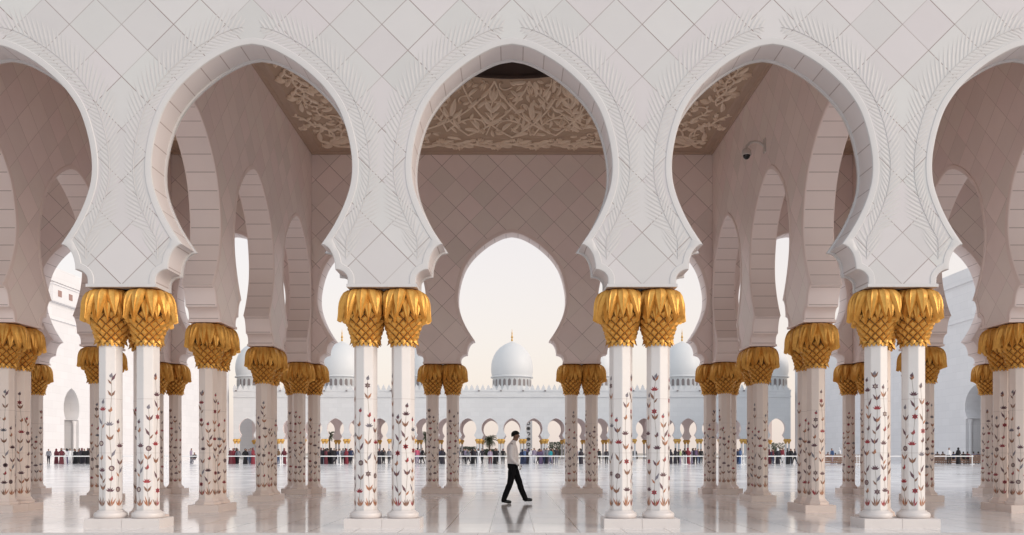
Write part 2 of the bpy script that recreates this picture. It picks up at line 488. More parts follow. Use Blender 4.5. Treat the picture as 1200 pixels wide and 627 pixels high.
def fronds(b, xc, sides, y, m):
    H = [(u, h) for u, h in half_profile(6)]
    tip = max(range(len(H)), key=lambda i: -abs(H[i][1] - 4.475))
    arc = H[:tip + 1][::-1]                      # tip -> crown
    for sd in sides:
        spine = [(BAY / 2 - .56, 4.24), (BAY / 2 - .565, 4.45)]
        # offset into the stone = away from the opening
        for i, (u, h) in enumerate(arc):
            if h < 4.72 or u < 0.08: continue
            a = Vector(arc[max(i - 1, 0)]); c = Vector(arc[min(i + 1, len(arc) - 1)])
            t = (c - a).normalized(); nrm = Vector((t.y, -t.x))
            if nrm.x < 0 and h < 6.5: nrm = -nrm
            if nrm.y < 0 and h >= 6.5: nrm = -nrm
            q = Vector((u, h)) + nrm * .285
            spine.append((q.x, q.y))
        spine = catmull(spine, 3)
        L = [0.0]
        for i in range(1, len(spine)): L.append(L[-1] + math.dist(spine[i], spine[i - 1]))
        def at(s):
            for i in range(1, len(L)):
                if L[i] >= s:
                    k = (s - L[i - 1]) / max(1e-6, L[i] - L[i - 1])
                    p = Vector(spine[i - 1]).lerp(Vector(spine[i]), k)
                    return p, (Vector(spine[i]) - Vector(spine[i - 1])).normalized()
            return Vector(spine[-1]), (Vector(spine[-1]) - Vector(spine[-2])).normalized()
        sd_out = -1      # the side of the spine away from the opening
        s = 0.02
        while s < L[-1] - .02:
            p, t = at(s)
            fade = min(1.0, (L[-1] - s) / .5 + .25)
            for g in (-1, 1):
                ang = g * R(38 if s < 1.2 else 42)
                d = Vector((t.x * math.cos(ang) - t.y * math.sin(ang), t.x * math.sin(ang) + t.y * math.cos(ang)))
                ln = ((.46 if p.y < 5.3 else .40 if p.y < 6.3 else .50) if g * sd_out > 0 else .28) * fade
                # away from the opening the leaf may be a little longer, towards it the band stops it
                q = p + d * ln
                if p.y < 6.3 and q.x > BAY / 2 - .012:
                    ln *= max(.2, (BAY / 2 - .012 - p.x) / max(1e-6, q.x - p.x))
                c = (sd * p.x + xc, p.y)
                leaflet(b, c, (sd * d.x, d.y), ln, .044, y, .0062, m)
            s += .084
        pts = [(xc + sd * u, y - .004, h) for u, h in spine]
        b.tube(pts, .004, 4, m)

HALF_PIERS = [-BAY / 2 + BAY * k for k in range(-5, 7)]     # -22.55 .. 22.55
WALL_TOP = 12.9
wb = MB()
arch_wall(wb, HALF_PIERS, WALL_TOP, n=5, q=7, rear_lip=True, mats=(0, 1, 2), mats_back=(4, 1, 2))
for k in range(-2, 3):
    fronds(wb, k * BAY, (-1, 1), -T - .001, 3)
wf = wb.build('arcade_wall', [M['front'], M['front_plain'], M['reveal'], M['frond'], M['inner'], M['inner_plain']], None, 40, (0, Y0, 0))
tag(wf, 'bright white marble arcade wall across the front with palm fronds carved around its arches', 'arcade wall', 'arcade walls', 'thing')
wb = MB()
arch_wall(wb, HALF_PIERS, WALL_TOP, n=4, q=6, mats=(0, 1, 2))
o = wb.build('arcade_wall', [M['inner'], M['inner_plain'], M['inner_reveal']], None, 40, (0, ROW[3], 0))
tag(o, 'shaded rose arcade wall at the back whose middle arch frames the white dome', 'arcade wall', 'arcade walls', 'thing')
# side walls run back between them; local x -> world y
L0 = Y0 + T + .003; L1 = ROW[3] - T - .003
wb = MB()
arch_wall(wb, [r - Y0 for r in ROW], WALL_TOP - .05, n=4, q=6, mats=(0, 1, 2), wide={0: (0, .33), 3: (.33, 0)}, ends=(-T - .02, -T - .02))
sm = wb.mesh('arcade_wall_side', 40)
for m in (M['side'], M['inner_plain'], M['inner_reveal']): sm.materials.append(m)
SIDE = {-6.15: 'shaded side wall of three arches left of the walking man, dividing hall and aisle',
        6.15: 'shaded side wall of three arches right of the walking man, carrying the curved security camera',
        -10.25: 'shaded arched wall at the left picture edge, beyond the left aisle',
        10.25: 'shaded arched wall at the right picture edge, beyond the right aisle'}
for x, lab in SIDE.items():
    o = link('arcade_wall', sm, (), None, (x, Y0, 0), PI / 2)
    tag(o, lab, 'arcade wall', 'arcade walls', 'thing')
# closing walls of the outer halls
for sx in (-1, 1):
    b = MB(); b.box(-.15, .15, L0, L1, 0, WALL_TOP - .06)
    o = b.build('end_wall', [M['inner_plain']], None, None, (sx * 22.7, 0, 0))
    tag(o, 'plain shaded end wall closing the outer %s hall' % ('left' if sx < 0 else 'right'), 'wall', None, 'thing')

# ------------------------------------------------------------------ columns
SH_R = 0.187; SH_Z0, SH_Z1 = .27, 2.98
def vine(b, P, rng, top):
    """inlaid plant on one face; P(a, h) maps face coordinates to 3-D"""
    def poly(pts, m): b.face([P(a, h) for a, h in pts], m)
    def leaf(a, h, ang, ln, w, m):
        d = (math.sin(ang), math.cos(ang)); s = (d[1], -d[0])
        poly([(a, h), (a + d[0] * ln * .4 + s[0] * w, h + d[1] * ln * .4 + s[1] * w), (a + d[0] * ln, h + d[1] * ln), (a + d[0] * ln * .4 - s[0] * w, h + d[1] * ln * .4 - s[1] * w)], m)
    def disc(a, h, r, m, n=8):
        poly([(a + r * math.sin(2 * PI * k / n), h + r * math.cos(2 * PI * k / n)) for k in range(n)][::-1], m)
    z0 = .34
    leaf0, disc0 = leaf, disc
    leaf = lambda a, h, ang, ln, w, m: leaf0(a, h, ang, ln * 1.22, w * 1.3, m)
    disc = lambda a, h, r, m, n=8: disc0(a, h, r * 1.25, m, n)
    ph = rng.uniform(0, 6.28); amp = rng.uniform(.014, .026); fr = rng.uniform(3.5, 6)
    sx = lambda h: amp * math.sin(fr * (h - z0) + ph) * min(1, (h - z0) / .2)
    c0 = rng.choice((2, 2, 5, 1))
    for ang in (-30, -12, 8, 28):
        leaf(ang * .0004, z0, R(ang + rng.uniform(-5, 5)), rng.uniform(.08, .15) * (1.1 - abs(ang) / 120), .010, rng.choice((c0, c0, 5, 2)))
    h = z0
    while h < top - .02:
        h2 = min(h + .05, top)
        a, c = sx(h), sx(h2)
        poly([(a - .0032, h), (a + .0032, h), (c + .0032, h2), (c - .0032, h2)], 0)
        h = h2
    h = z0 + rng.uniform(.2, .27)
    kind = rng.randrange(6)
    main = rng.choice((1, 3, 1, 6, 3))
    while h < top - .04:
        a = sx(h); k = kind % 6
        if k in (0, 3):            # pair of pointed leaves, tulip fashion
            mm = rng.choice((3, 5, 3, 5, 2))
            leaf(a, h, R(-30), .095, .014, mm); leaf(a, h, R(30), .095, .014, rng.choice((mm, 5, 2)))
            if rng.random() < .5: leaf(a, h, 0, .07, .010, 2)
        elif k == 1:               # round flower
            if main == 6:
                disc(a, h, .036, 3, 8); disc(a, h, .021, 6, 8)
            else:
                for q in range(6):
                    leaf(a, h, q * PI / 3, .042, .014, main)
                disc(a, h, .017, 3 if main == 1 else 6)
        elif k == 2:               # single leaf, leaning off the stem
            sg = rng.choice((-1, 1)); leaf(a, h, R(sg * 28), .12, .016, rng.choice((3, 5, 4)))
            leaf(a, h - .05, R(-sg * 35), .08, .012, rng.choice((2, 5)))
        elif k == 4:               # fan
            mm = rng.choice((4, 3, 1, 3))
            for ang in (-62, -30, 0, 30, 62): leaf(a, h, R(ang), .062, .012, mm)
        else:                      # bud
            leaf(a, h, R(12), .075, .018, rng.choice((1, 2, 3))); leaf(a, h, R(-35), .05, .01, 5)
        kind += rng.choice((1, 1, 2))
        h += rng.uniform(.13, .30)
    disc(sx(top), top, .022, rng.choice((1, 3, 4)))
    leaf(sx(top), top, R(15), .045, .012, 4)

def shaft_mesh(seed):
    rng = random.Random(seed)
    b = MB()
    v = [(SH_R * math.cos(PI / 4 * k - PI / 2), SH_R * math.sin(PI / 4 * k - PI / 2)) for k in range(8)]   # an edge faces -y
    tops = [2.36, 1.78, 2.46, 1.92, 2.2, 1.7, 2.4, 2.05]
    rng.shuffle(tops)
    for k in range(8):
        (x0, y0), (x1, y1) = v[k], v[(k + 1) % 8]
        e = .007                                   # slightly chamfered arris
        ax, ay = x0 + (x1 - x0) * .05, y0 + (y1 - y0) * .05
        cx, cy = x0 + (x1 - x0) * .95, y0 + (y1 - y0) * .95
        b.face([(ax, ay, SH_Z0), (cx, cy, SH_Z0), (cx, cy, SH_Z1), (ax, ay, SH_Z1)], 7)
        x2, y2 = v[(k + 2) % 8]
        dx, dy = x1 + (x2 - x1) * .05, y1 + (y2 - y1) * .05
        b.face([(cx, cy, SH_Z0), (dx, dy, SH_Z0), (dx, dy, SH_Z1), (cx, cy, SH_Z1)], 7)
        mx, my = (x0 + x1) / 2, (y0 + y1) / 2
        n = Vector((mx, my)).normalized(); t = Vector((x1 - x0, y1 - y0)).normalized()
        P = lambda a, h, mx=mx, my=my, n=n, t=t: (mx + n.x * .0022 + t.x * a, my + n.y * .0022 + t.y * a, h)
        vine(b, P, rng, tops[k] + rng.uniform(-.06, .06))
    me = b.mesh('shaft', None, False)
    for m in INLAY: me.materials.append(m)
    me.materials.append(M['shaft'])
    return me
SHAFTS = [shaft_mesh(s) for s in (3, 8, 21, 40)]
def shaded_copy(me, slot, mat):  # mesh copy whose colour carries the warm shade of the inner rows
    c = me.copy(); c.materials[slot] = mat; return c
SHAFTS_IN = [shaded_copy(m, 7, M['shaft_in']) for m in SHAFTS]

def capital_mesh(clamp, clamp_y=False):
    """gilded palm capital: scales below, two tiers of drooping fronds above"""
    b = MB()
    rng = random.Random(11)
    body = [(.165, 2.915), (.196, 2.92), (.20, 2.97), (.205, 3.02), (.225, 3.10), (.258, 3.20), (.29, 3.30), (.305, 3.40), (.30, 3.52), (.285, 3.64), (.27, 3.74), (.26, 3.80)]
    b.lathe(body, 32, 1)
    def rad(z):
        for (r0, z0), (r1, z1) in zip(body, body[1:]):
            if z0 <= z <= z1: return r0 + (r1 - r0) * (z - z0) / max(1e-6, z1 - z0)
        return body[-1][0]
    n = 11
    zs = [2.965, 3.03, 3.095, 3.16, 3.23, 3.305, 3.385]
    for i, z in enumerate(zs):
        hz = .050 + .003 * i
        for k in range(n):
            th = 2 * PI * (k + .5 * (i % 2)) / n
            w = PI / n * .84
            def S(t, zz, out):
                r = rad(zz) + out
                return (r * math.cos(t), r * math.sin(t), zz)
            top, bot, lf, rt = S(th, z + hz * 1.15, .006), S(th, z - hz * 1.15, .004), S(th - w, z, .004), S(th + w, z, .004)
            c1, c2, c3, c4 = S(th, z + hz * .50, .044), S(th + w * .48, z, .044), S(th, z - hz * .50, .034), S(th - w * .48, z, .044)
            b.face([c4, c3, c2, c1], 0)
            b.face([lf, bot, c3, c4], 0); b.face([bot, rt, c2, c3], 0); b.face([rt, top, c1, c2], 0); b.face([top, lf, c4, c1], 0)
    # scalloped collar at the bottom
    for k in range(18):
        th = 2 * PI * k / 18
        p = [(.206 * math.cos(th + d), .206 * math.sin(th + d), z) for d, z in ((-.17, 2.945), (-.10, 2.90), (0, 2.885), (.10, 2.90), (.17, 2.945))]
        b.face(p, 0)
        q = [(.190 * math.cos(th + d), .190 * math.sin(th + d), z) for d, z in ((-.17, 2.945), (-.10, 2.90), (0, 2.885), (.10, 2.90), (.17, 2.945))]
        b.face(q[::-1], 0)
        b.grid([p, q], 0)
    def frond(th, path, wmax, lift, tw):
        rows = []
        N = len(path)
        for i, (r, z) in enumerate(path):
            t = i / (N - 1)
            w = wmax * (0.70 + .50 * math.sin(PI * min(1, t * 1.1))) * (1 - max(0, (t - .34) / .66) ** 1.25)
            row = []
            for j, s in enumerate((-1, -.62, -.12, 0, .12, .62, 1)):
                a = th + tw * t + s * w / max(r, .15)
                bul = (.026 if abs(s) < .05 else .010 if abs(s) < .2 else .012 if abs(s) < .7 else -.034) + (0 if t < .9 else -.01)
                rr = r + bul
                saw = .010 * (1 if i % 2 else -1) if abs(s) > .9 and 0 < i < N - 1 else 0
                rr += .004 * math.sin(9 * s + 5 * t)
                row.append((rr * math.cos(a), rr * math.sin(a), z + saw - .012 * abs(s)))
            rows.append(row)
        b.grid(rows, 0)
        b.grid([[(x * .955, y * .955, z - .012) for x, y, z in r] for r in rows], 0, flip=True)
    inner = [(.25, 3.72), (.31, 3.68), (.35, 3.60), (.368, 3.51), (.374, 3.42), (.370, 3.34), (.358, 3.265)]
    outer = [(.19, 3.794), (.28, 3.782), (.345, 3.74), (.386, 3.675), (.410, 3.60), (.422, 3.52), (.426, 3.44), (.434, 3.375), (.452, 3.315)]
    for k in range(12):
        z_ = rng.uniform(-.02, .02)
        frond(2 * PI * (k + .5) / 12 - PI / 2, [(r, z + z_) for r, z in inner], .088, 0, rng.uniform(-.06, .06))
    for k in range(12):
        kk = rng.uniform(.985, 1.02); z_ = rng.uniform(-.03, .03)
        frond(2 * PI * k / 12 - PI / 2 + rng.uniform(-.03, .03), [(r * kk, z + z_ * i / 8) for i, (r, z) in enumerate(outer)], .100, 0, rng.uniform(-.13, .13))
    if clamp: b.v = [(min(x, .297), y, z) for x, y, z in b.v]
    me = b.mesh('capital', 48, True)
    me.materials.append(M['gold']); me.materials.append(M['recess_shade'])
    return me
CAP_FREE, CAP_PAIR = capital_mesh(False), capital_mesh(True)

def plinth_mesh():
    b = MB()
    e = .008; w, d = .2975, .305
    for (z0, z1, k0, k1) in ((.0, .142, 0, 0), (.142, .15, 0, e)):
        pass
    rows = [[(-w, -d, 0), (w, -d, 0), (w, d, 0), (-w, d, 0)], [(-w, -d, .142), (w, -d, .142), (w, d, .142), (-w, d, .142)],
            [(-w + e, -d + e, .15), (w - e, -d + e, .15), (w - e, d - e, .15), (-w + e, d - e, .15)]]
    b.grid(rows, 0, closed=True); b.face(rows[-1], 0)
    me = b.mesh('plinth'); me.materials.append(M['base']); return me
PLINTH = plinth_mesh()
def base_mesh(octa):
    b = MB()
    if octa:
        b.lathe([(.25, .15), (.262, .152), (.262, .195), (.250, .207), (.222, .222), (.205, .25), (.190, .275)], 8, 0, rot=-PI / 2, cap=False)
        me = b.mesh('base')
    else:
        b.lathe([(.225, .15), (.245, .158), (.254, .178), (.255, .205), (.248, .228), (.232, .242), (.212, .248), (.203, .262), (.19, .275)], 40, 0, cap=False)
        me = b.mesh('base', 50)
    me.materials.append(M['base']); return me
BASE_ROUND, BASE_OCT = base_mesh(False), shaded_copy(base_mesh(True), 0, M['base_in'])
PLINTH_IN = shaded_copy(PLINTH, 0, M['base_in'])

ncol = 0
def column(x, y, rz, label, pair, round_base):
    global ncol
    o = empty('column', (x, y, 0), rz)
    tag(o, label, 'column', 'inlaid marble columns with gilded palm capitals')
    link('plinth', PLINTH if round_base else PLINTH_IN, (), o)
    link('base', BASE_ROUND if round_base else BASE_OCT, (), o)
    link('shaft', (SHAFTS if round_base else SHAFTS_IN)[(ncol * 3 + (ncol // 3)) % 4], (), o, (0, 0, 0), PI / 2 * (ncol % 4))
    link('capital', CAP_PAIR if pair else CAP_FREE, (), o)
    ncol += 1
D = .30
def pair_x(x, y, lab, rnd=False):
    column(x - D, y, 0, lab % 'left', True, rnd)
    column(x + D, y, PI, lab % 'right', True, rnd)
def pair_y(x, y, lab):
    column(x, y - D, PI / 2, lab % 'nearer', True, False)
    column(x, y + D, -PI / 2, lab % 'farther', True, False)
for sx, sd in ((-1, 'left'), (1, 'right')):
    pair_x(sx * 2.05, Y0, '%s column of the free-standing front pair ' + ('left' if sx < 0 else 'right') + ' of the walking man', True)
    out = 'left' if sx < 0 else 'right'
    pair_x(sx * 6.15, Y0, '%s front column of the big ' + out + ' corner cluster in the first row', True)
    column(sx * 6.15, Y0 + .605, 0, 'column tucked behind the front pair of the big %s corner cluster' % out, False, False)
    pair_y(sx * 6.15, ROW[1], '%s column of the tall shaded pair just inside the ' + out + ' front corner cluster')
    pair_y(sx * 6.15, ROW[2], '%s column of the shaded pair midway along the ' + out + ' side wall of the hall')
    pair_y(sx * 10.25, ROW[1], '%s column of the shaded cluster cut by the ' + out + ' picture edge')
    pair_y(sx * 10.25, ROW[2], '%s column of the shaded pair peeping out behind the ' + out + ' front corner cluster')
    pair_x(sx * 2.05, ROW[3], '%s column of the slim rear pair just ' + out + ' of the walking man')
    pair_x(sx * 6.15, ROW[3], '%s rear column of the three-column cluster at the hall\'s far ' + out + ' corner')
    column(sx * 6.15, ROW[3] - .605, 0, 'front column of the three-column cluster at the hall\'s far %s corner' % out, False, False)
    pair_x(sx * 10.25, ROW[3], '%s column of the rear pair at the far end of the ' + out + ' aisle')
    column(sx * 10.25, ROW[3] - .605, 0, 'foremost column of the cluster at the far end of the %s aisle' % out, False, False)
    pair_x(sx * 14.35, ROW[3], '%s column of the last rear pair, beside the ' + out + ' picture edge')

# ------------------------------------------------------------------ ceilings
CZ = 10.0
CY = (ROW[0] + ROW[3]) / 2
R1, R2, ZC = 4.75, 3.5, 11.17
def relief_leaf(b, S, a, c, ang, ln, w, bend=.3, rise=.05):
    """a carved leaf: raised midrib, rounded flanks, gently bent blade"""
    rows = []
    N = 7
    x, y = a, c
    for i in range(N):
        t = i / (N - 1)
        k = (math.sin(PI * min(1, .08 + t * .92)) ** .75) * (1 - .25 * t)
        th = ang + bend * t
        if i: x += math.cos(th) * ln / (N - 1); y += math.sin(th) * ln / (N - 1)
        s = (-math.sin(th), math.cos(th))
        rows.append([S(x + s[0] * w * k * q, y + s[1] * w * k * q, h * (.35 + .65 * k)) for q, h in ((-.5, 0), (-.42, rise * .7), (-.12, rise * .85), (0, rise * 1.15), (.12, rise * .85), (.42, rise * .7), (.5, 0))])
    b.grid(rows, 0)
def stem_line(b, S, pts, r0, r1):
    b.tube([S(p[0], p[1], .02) for p in pts], [r0 + (r1 - r0) * i / (len(pts) - 1) for i in range(len(pts))], 7, 0)
def tulip(b, S, a, c, ang, z):
    for q in (-.62, .62): relief_leaf(b, S, a, c, ang + q, z * .9, z * .36, -q * .9, .07)
    relief_leaf(b, S, a, c, ang, z, z * .34, 0, .09)
    for q in (-1, 1): relief_leaf(b, S, a, c, ang + q * 2.2, z * .55, z * .2, q * -.8, .05)
def volute(b, S, a, c, ang, size, sg, leaves=True):
    """a curling branch that ends in a blossom"""
    pts = [(a, c)]; N = 20; th = ang
    for i in range(N):
        th += sg * (.06 + .30 * (i / N) ** 1.5)
        st = size * .155 * (1 - .62 * i / N)
        pts.append((pts[-1][0] + math.cos(th) * st, pts[-1][1] + math.sin(th) * st))
    stem_line(b, S, pts, .036 * size ** .5, .02)
    if leaves:
        for i, g in ((4, -1), (8, -1), (12, -1)):
            d = math.atan2(pts[i + 1][1] - pts[i][1], pts[i + 1][0] - pts[i][0])
            relief_leaf(b, S, *pts[i], d + g * sg * .75, size * (.46 - .02 * i), size * .15, g * sg * .5)
        d = math.atan2(pts[6][1] - pts[5][1], pts[6][0] - pts[5][0])
        relief_leaf(b, S, *pts[5], d + sg * .7, size * .28, size * .11, sg * .6)
    e = pts[-1]
    for q in range(5): relief_leaf(b, S, e[0], e[1], th + (q - 2) * 1.2, size * .17, size * .12, 0, .07)

class Carpet:
    """keeps track of carved ground so that further motifs fit between the ones already there"""
    def __init__(self, S, ok, cell=.045):
        self.S, self.ok, self.cell, self.full = S, ok, cell, set()
    def rec(self, a, c, h):
        self.full.add((round(a / self.cell), round(c / self.cell))); return self.S(a, c, h)
    def fill(self, b, rng, x0, x1, y0, y1, tries, motifs, limit=.10):
        for _ in range(tries):
            a, c = rng.uniform(x0, x1), rng.uniform(y0, y1)
            if not self.ok(a, c) or (round(a / self.cell), round(c / self.cell)) in self.full: continue
            draw = rng.choice(motifs); ang = rng.uniform(0, 2 * PI); sg = rng.choice((-1, 1)); k = rng.uniform(.8, 1.2)
            pts = []
            draw(MB(), lambda x, y, h: (pts.append((x, y)), (0, 0, 0))[1], a, c, ang, sg, k)
            if not all(self.ok(x, y) for x, y in pts): continue
            cells = {(round(x / self.cell), round(y / self.cell)) for x, y in pts}
            if len(cells & self.full) > limit * len(cells): continue
            draw(b, self.S, a, c, ang, sg, k); self.full |= cells
MOTIFS_L = [lambda b, S, a, c, g, sg, k: volute(b, S, a, c, g, .62 * k, sg), lambda b, S, a, c, g, sg, k: volute(b, S, a, c, g, .42 * k, sg)]
MOTIFS_S = [lambda b, S, a, c, g, sg, k: volute(b, S, a, c, g, .26 * k, sg, False), lambda b, S, a, c, g, sg, k: relief_leaf(b, S, a, c, g, .36 * k, .14, sg * .9),
            lambda b, S, a, c, g, sg, k: relief_leaf(b, S, a, c, g, .24 * k, .10, sg * .7), lambda b, S, a, c, g, sg, k: tulip(b, S, a, c, g, .22 * k)]

def hall_relief():
    b = MB()
    def S(a, c, h): return (a, c, CZ - .004 - h)
    flat = Carpet(S, lambda a, c: max(abs(a), abs(c)) < 5.53 and math.hypot(a, c) > R1 + .02)
    frng = random.Random(14)
    # flat border: a running vine along each side, a palmette in each corner
    for k in range(4):
        rot = PI / 2 * k
        def Q(a, c, h, rot=rot): return flat.rec(a * math.cos(rot) - c * math.sin(rot), a * math.sin(rot) + c * math.cos(rot), h)
        L = 4.4; wl = 1.1
        pts = [(u, 5.14 + .13 * math.sin(2 * PI * u / wl)) for u in [-L / 2 + L * i / 60 for i in range(61)]]
        stem_line(b, Q, pts, .03, .03)
        for i in range(8):
            u = -L / 2 + (i + .25) * wl / 2
            sg = 1 if i % 2 == 0 else -1
            volute(b, Q, u - .2, 5.14 + .05 * sg, .5 * -sg, .48, sg, True)
            for g in (-1, 1): relief_leaf(b, Q, u + .12, 5.14 + .12 * g, g * .9, .34, .13, -g * .8, .06)
            tulip(b, Q, u + .05, 5.14 - .22 * sg, -sg * PI / 2 + .3, .24)
        # corner, mirrored about its diagonal
        cx = cy = 5.35
        for m in (0, 1):
            def C(a, c, h, m=m, Q=Q): return Q(*((a, c) if m == 0 else (c, a)), h)
            volute(b, C, 5.25, 5.2, PI + .55, 1.05, -1)
            volute(b, C, 4.55, 4.75, PI + .1, .8, 1)
            volute(b, C, 3.75, 5.3, PI - .1, .75, -1)
            volute(b, C, 3.2, 4.75, PI * .75, .55, 1)
            volute(b, C, 5.05, 4.4, -PI / 2 - .3, .6, 1)
            relief_leaf(b, C, 4.9, 5.38, PI, .7, .17, .25)
            relief_leaf(b, C, 4.2, 5.25, PI + .5, .55, .16, -.4)
            relief_leaf(b, C, 2.7, 5.40, PI, .6, .15, .3)
        tulip(b, Q, 5.1, 5.1, PI * 1.25, .75); tulip(b, Q, 4.25, 4.25, PI * 1.25, .6)
    flat.fill(b, frng, -5.5, 5.5, -5.5, 5.5, 900, MOTIFS_L); flat.fill(b, frng, -5.5, 5.5, -5.5, 5.5, 6000, MOTIFS_S, .06)
    # the coved ring: a runs round it (metres at mid height), c up it
    Lc = math.hypot(R1 - R2, ZC - CZ)
    def K(a, c, h): return cove.rec(a, c, h)
    def K0(a, c, h):
        th = a / 4.1; t = c / Lc
        r = R1 + (R2 - R1) * t; z = CZ + (ZC - CZ) * t
        nx, nz = -(ZC - CZ) / Lc, -(R1 - R2) / Lc
        return ((r + nx * h) * math.cos(th), (r + nx * h) * math.sin(th), z + nz * h)
    per = 2 * PI * 4.1
    cove = Carpet(K0, lambda a, c: .03 < c < Lc - .05)
    NB = 24; wd = per / NB
    for k in range(NB):
        a0 = per * (k + .5) / NB + per / 4
        for sg in (-1, 1):     # crossing ribbons that meet in points under the rim
            pts = [(a0 + sg * wd * 1.5 * (1.0 - t) ** 1.25 * (1 - .12 * math.sin(PI * t)), .05 + t * (Lc - .12)) for t in [i / 22 for i in range(23)]]
            stem_line(b, K, pts, .026, .026)
        for sg in (-1, 1):
            for t in (.12, .3, .5, .7):
                f = 1.5 * (1.0 - t) ** 1.25
                relief_leaf(b, K, a0 + sg * wd * f, .05 + t * (Lc - .12), PI / 2 + sg * (1.15 if (k + int(t * 10)) % 2 else -.35), .36, .13, -sg * .8, .065)
        if k % 2 == 0:
            tulip(b, K, a0, Lc - .62, PI / 2, .40)
            stem_line(b, K, [(a0, Lc - .62), (a0 + .05, Lc - .85), (a0 - .03, Lc - 1.2), (a0 + .1, .1)], .018, .022)
            for sg in (-1, 1):
                relief_leaf(b, K, a0 + sg * .06, Lc - .95, PI / 2 + sg * 1.15, .50, .17, -sg * .9, .06)
                relief_leaf(b, K, a0 + sg * .05, Lc - 1.3, PI / 2 + sg * 1.35, .42, .15, -sg * .8, .06)
        else:
            for sg in (-1, 1):
                volute(b, K, a0, .10, PI / 2 - sg * .55, .62, -sg)
            relief_leaf(b, K, a0, .55, PI / 2, .5, .2, 0, .08)
            tulip(b, K, a0, Lc - .45, PI / 2, .27)
    cove.fill(b, frng, per / 4 - 6.5, per / 4 + 6.5, .03, Lc, 3500, MOTIFS_S, .10)
    cove.fill(b, frng, 0, per * 1.25, .03, Lc, 3500, MOTIFS_S[1:3], .10)
    return b

def ceiling_panel(b, wx, wy, r, z, seg=64, m=0):
    if r is None:
        b.face([(-wx, -wy, z), (-wx, wy, z), (wx, wy, z), (wx, -wy, z)], m); return
    ins, out = [], []
    for k in range(seg):
        th = 2 * PI * (k + .5) / seg
        c, s = math.cos(th), math.sin(th)
        q = min(wx / max(1e-6, abs(c)), wy / max(1e-6, abs(s)))
        ins.append((r * c, r * s, z)); out.append((q * c, q * s, z))
    b.grid([ins, out], m, closed=True)
    # corners are cut by the sampling: fill them
    for sx in (-1, 1):
        for sy in (-1, 1):
            near = sorted(out, key=lambda p: (p[0] - sx * wx) ** 2 + (p[1] - sy * wy) ** 2)[:2]
            b.face([near[0], near[1], (sx * wx, sy * wy, z)], m)

hw = 6.15 - T - .004; hd = (L1 - L0) / 2 - .002
def border_band(b, wx, wy, w, z0, z1):
    """a moulded frame round the ceiling"""
    prof = [(0, z0 - .10), (.07, z0 - .10), (.10, z0 - .05), (w - .06, z0 - .03), (w, z0 + .006), (w, z1)]
    for (i0, za), (i1, zb) in zip(prof, prof[1:]):
        A = [(-wx + i0, -wy + i0, za), (wx - i0, -wy + i0, za), (wx - i0, wy - i0, za), (-wx + i0, wy - i0, za)]
        B = [(-wx + i1, -wy + i1, zb), (wx - i1, -wy + i1, zb), (wx - i1, wy - i1, zb), (-wx + i1, wy - i1, zb)]
        b.grid([A, B], 0, closed=True)
ceil = empty('hall_ceiling', (0, CY, 0))
tag(ceil, 'brown carved ceiling with cream scrolling vines and dark central dome above the middle hall', 'ceiling', 'carved ceilings', 'thing')
b = MB(); ceiling_panel(b, hw, hd, R1, CZ); pm = b.mesh('ceiling_panel'); pm.materials.append(M['ceil'])
link('panel', pm, (), ceil)
b = MB()
rows = [[((R1 + (R2 - R1) * t) * math.cos(2 * PI * k / 64), (R1 + (R2 - R1) * t) * math.sin(2 * PI * k / 64), CZ + (ZC - CZ) * t) for k in range(64)] for t in (0, .25, .5, .75, 1)]
b.grid(rows, 0, closed=True); cm = b.mesh('cove', 60); cm.materials.append(M['ceil'])
link('cove', cm, (), ceil)
b = MB()
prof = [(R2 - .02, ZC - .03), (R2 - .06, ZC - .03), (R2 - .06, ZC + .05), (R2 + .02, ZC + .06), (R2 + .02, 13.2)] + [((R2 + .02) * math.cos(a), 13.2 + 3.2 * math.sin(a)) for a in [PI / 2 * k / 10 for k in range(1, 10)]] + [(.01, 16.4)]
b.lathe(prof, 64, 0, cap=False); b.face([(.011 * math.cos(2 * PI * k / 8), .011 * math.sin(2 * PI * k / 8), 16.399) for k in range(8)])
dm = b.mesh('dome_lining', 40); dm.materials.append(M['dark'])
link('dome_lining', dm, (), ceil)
b = MB(); border_band(b, hw, hd, .30, CZ, CZ + .05); bm_ = b.mesh('cornice'); bm_.materials.append(M['band'])
link('cornice', bm_, (), ceil)
hall_relief().build('vine_relief', [M['relief']], ceil, 50, weld=False)
# outer halls: the same ceiling without the carving nobody sees
for sx in (-1, 1):
    c = empty('hall_ceiling', (sx * 16.4, CY, 0))
    tag(c, 'carved ceiling of the outer hall past the %s aisle' % ('left' if sx < 0 else 'right'), 'ceiling', 'carved ceilings', 'thing')
    link('panel', pm, (), c); link('cove', cm, (), c); link('dome_lining', dm, (), c); link('cornice', bm_, (), c)
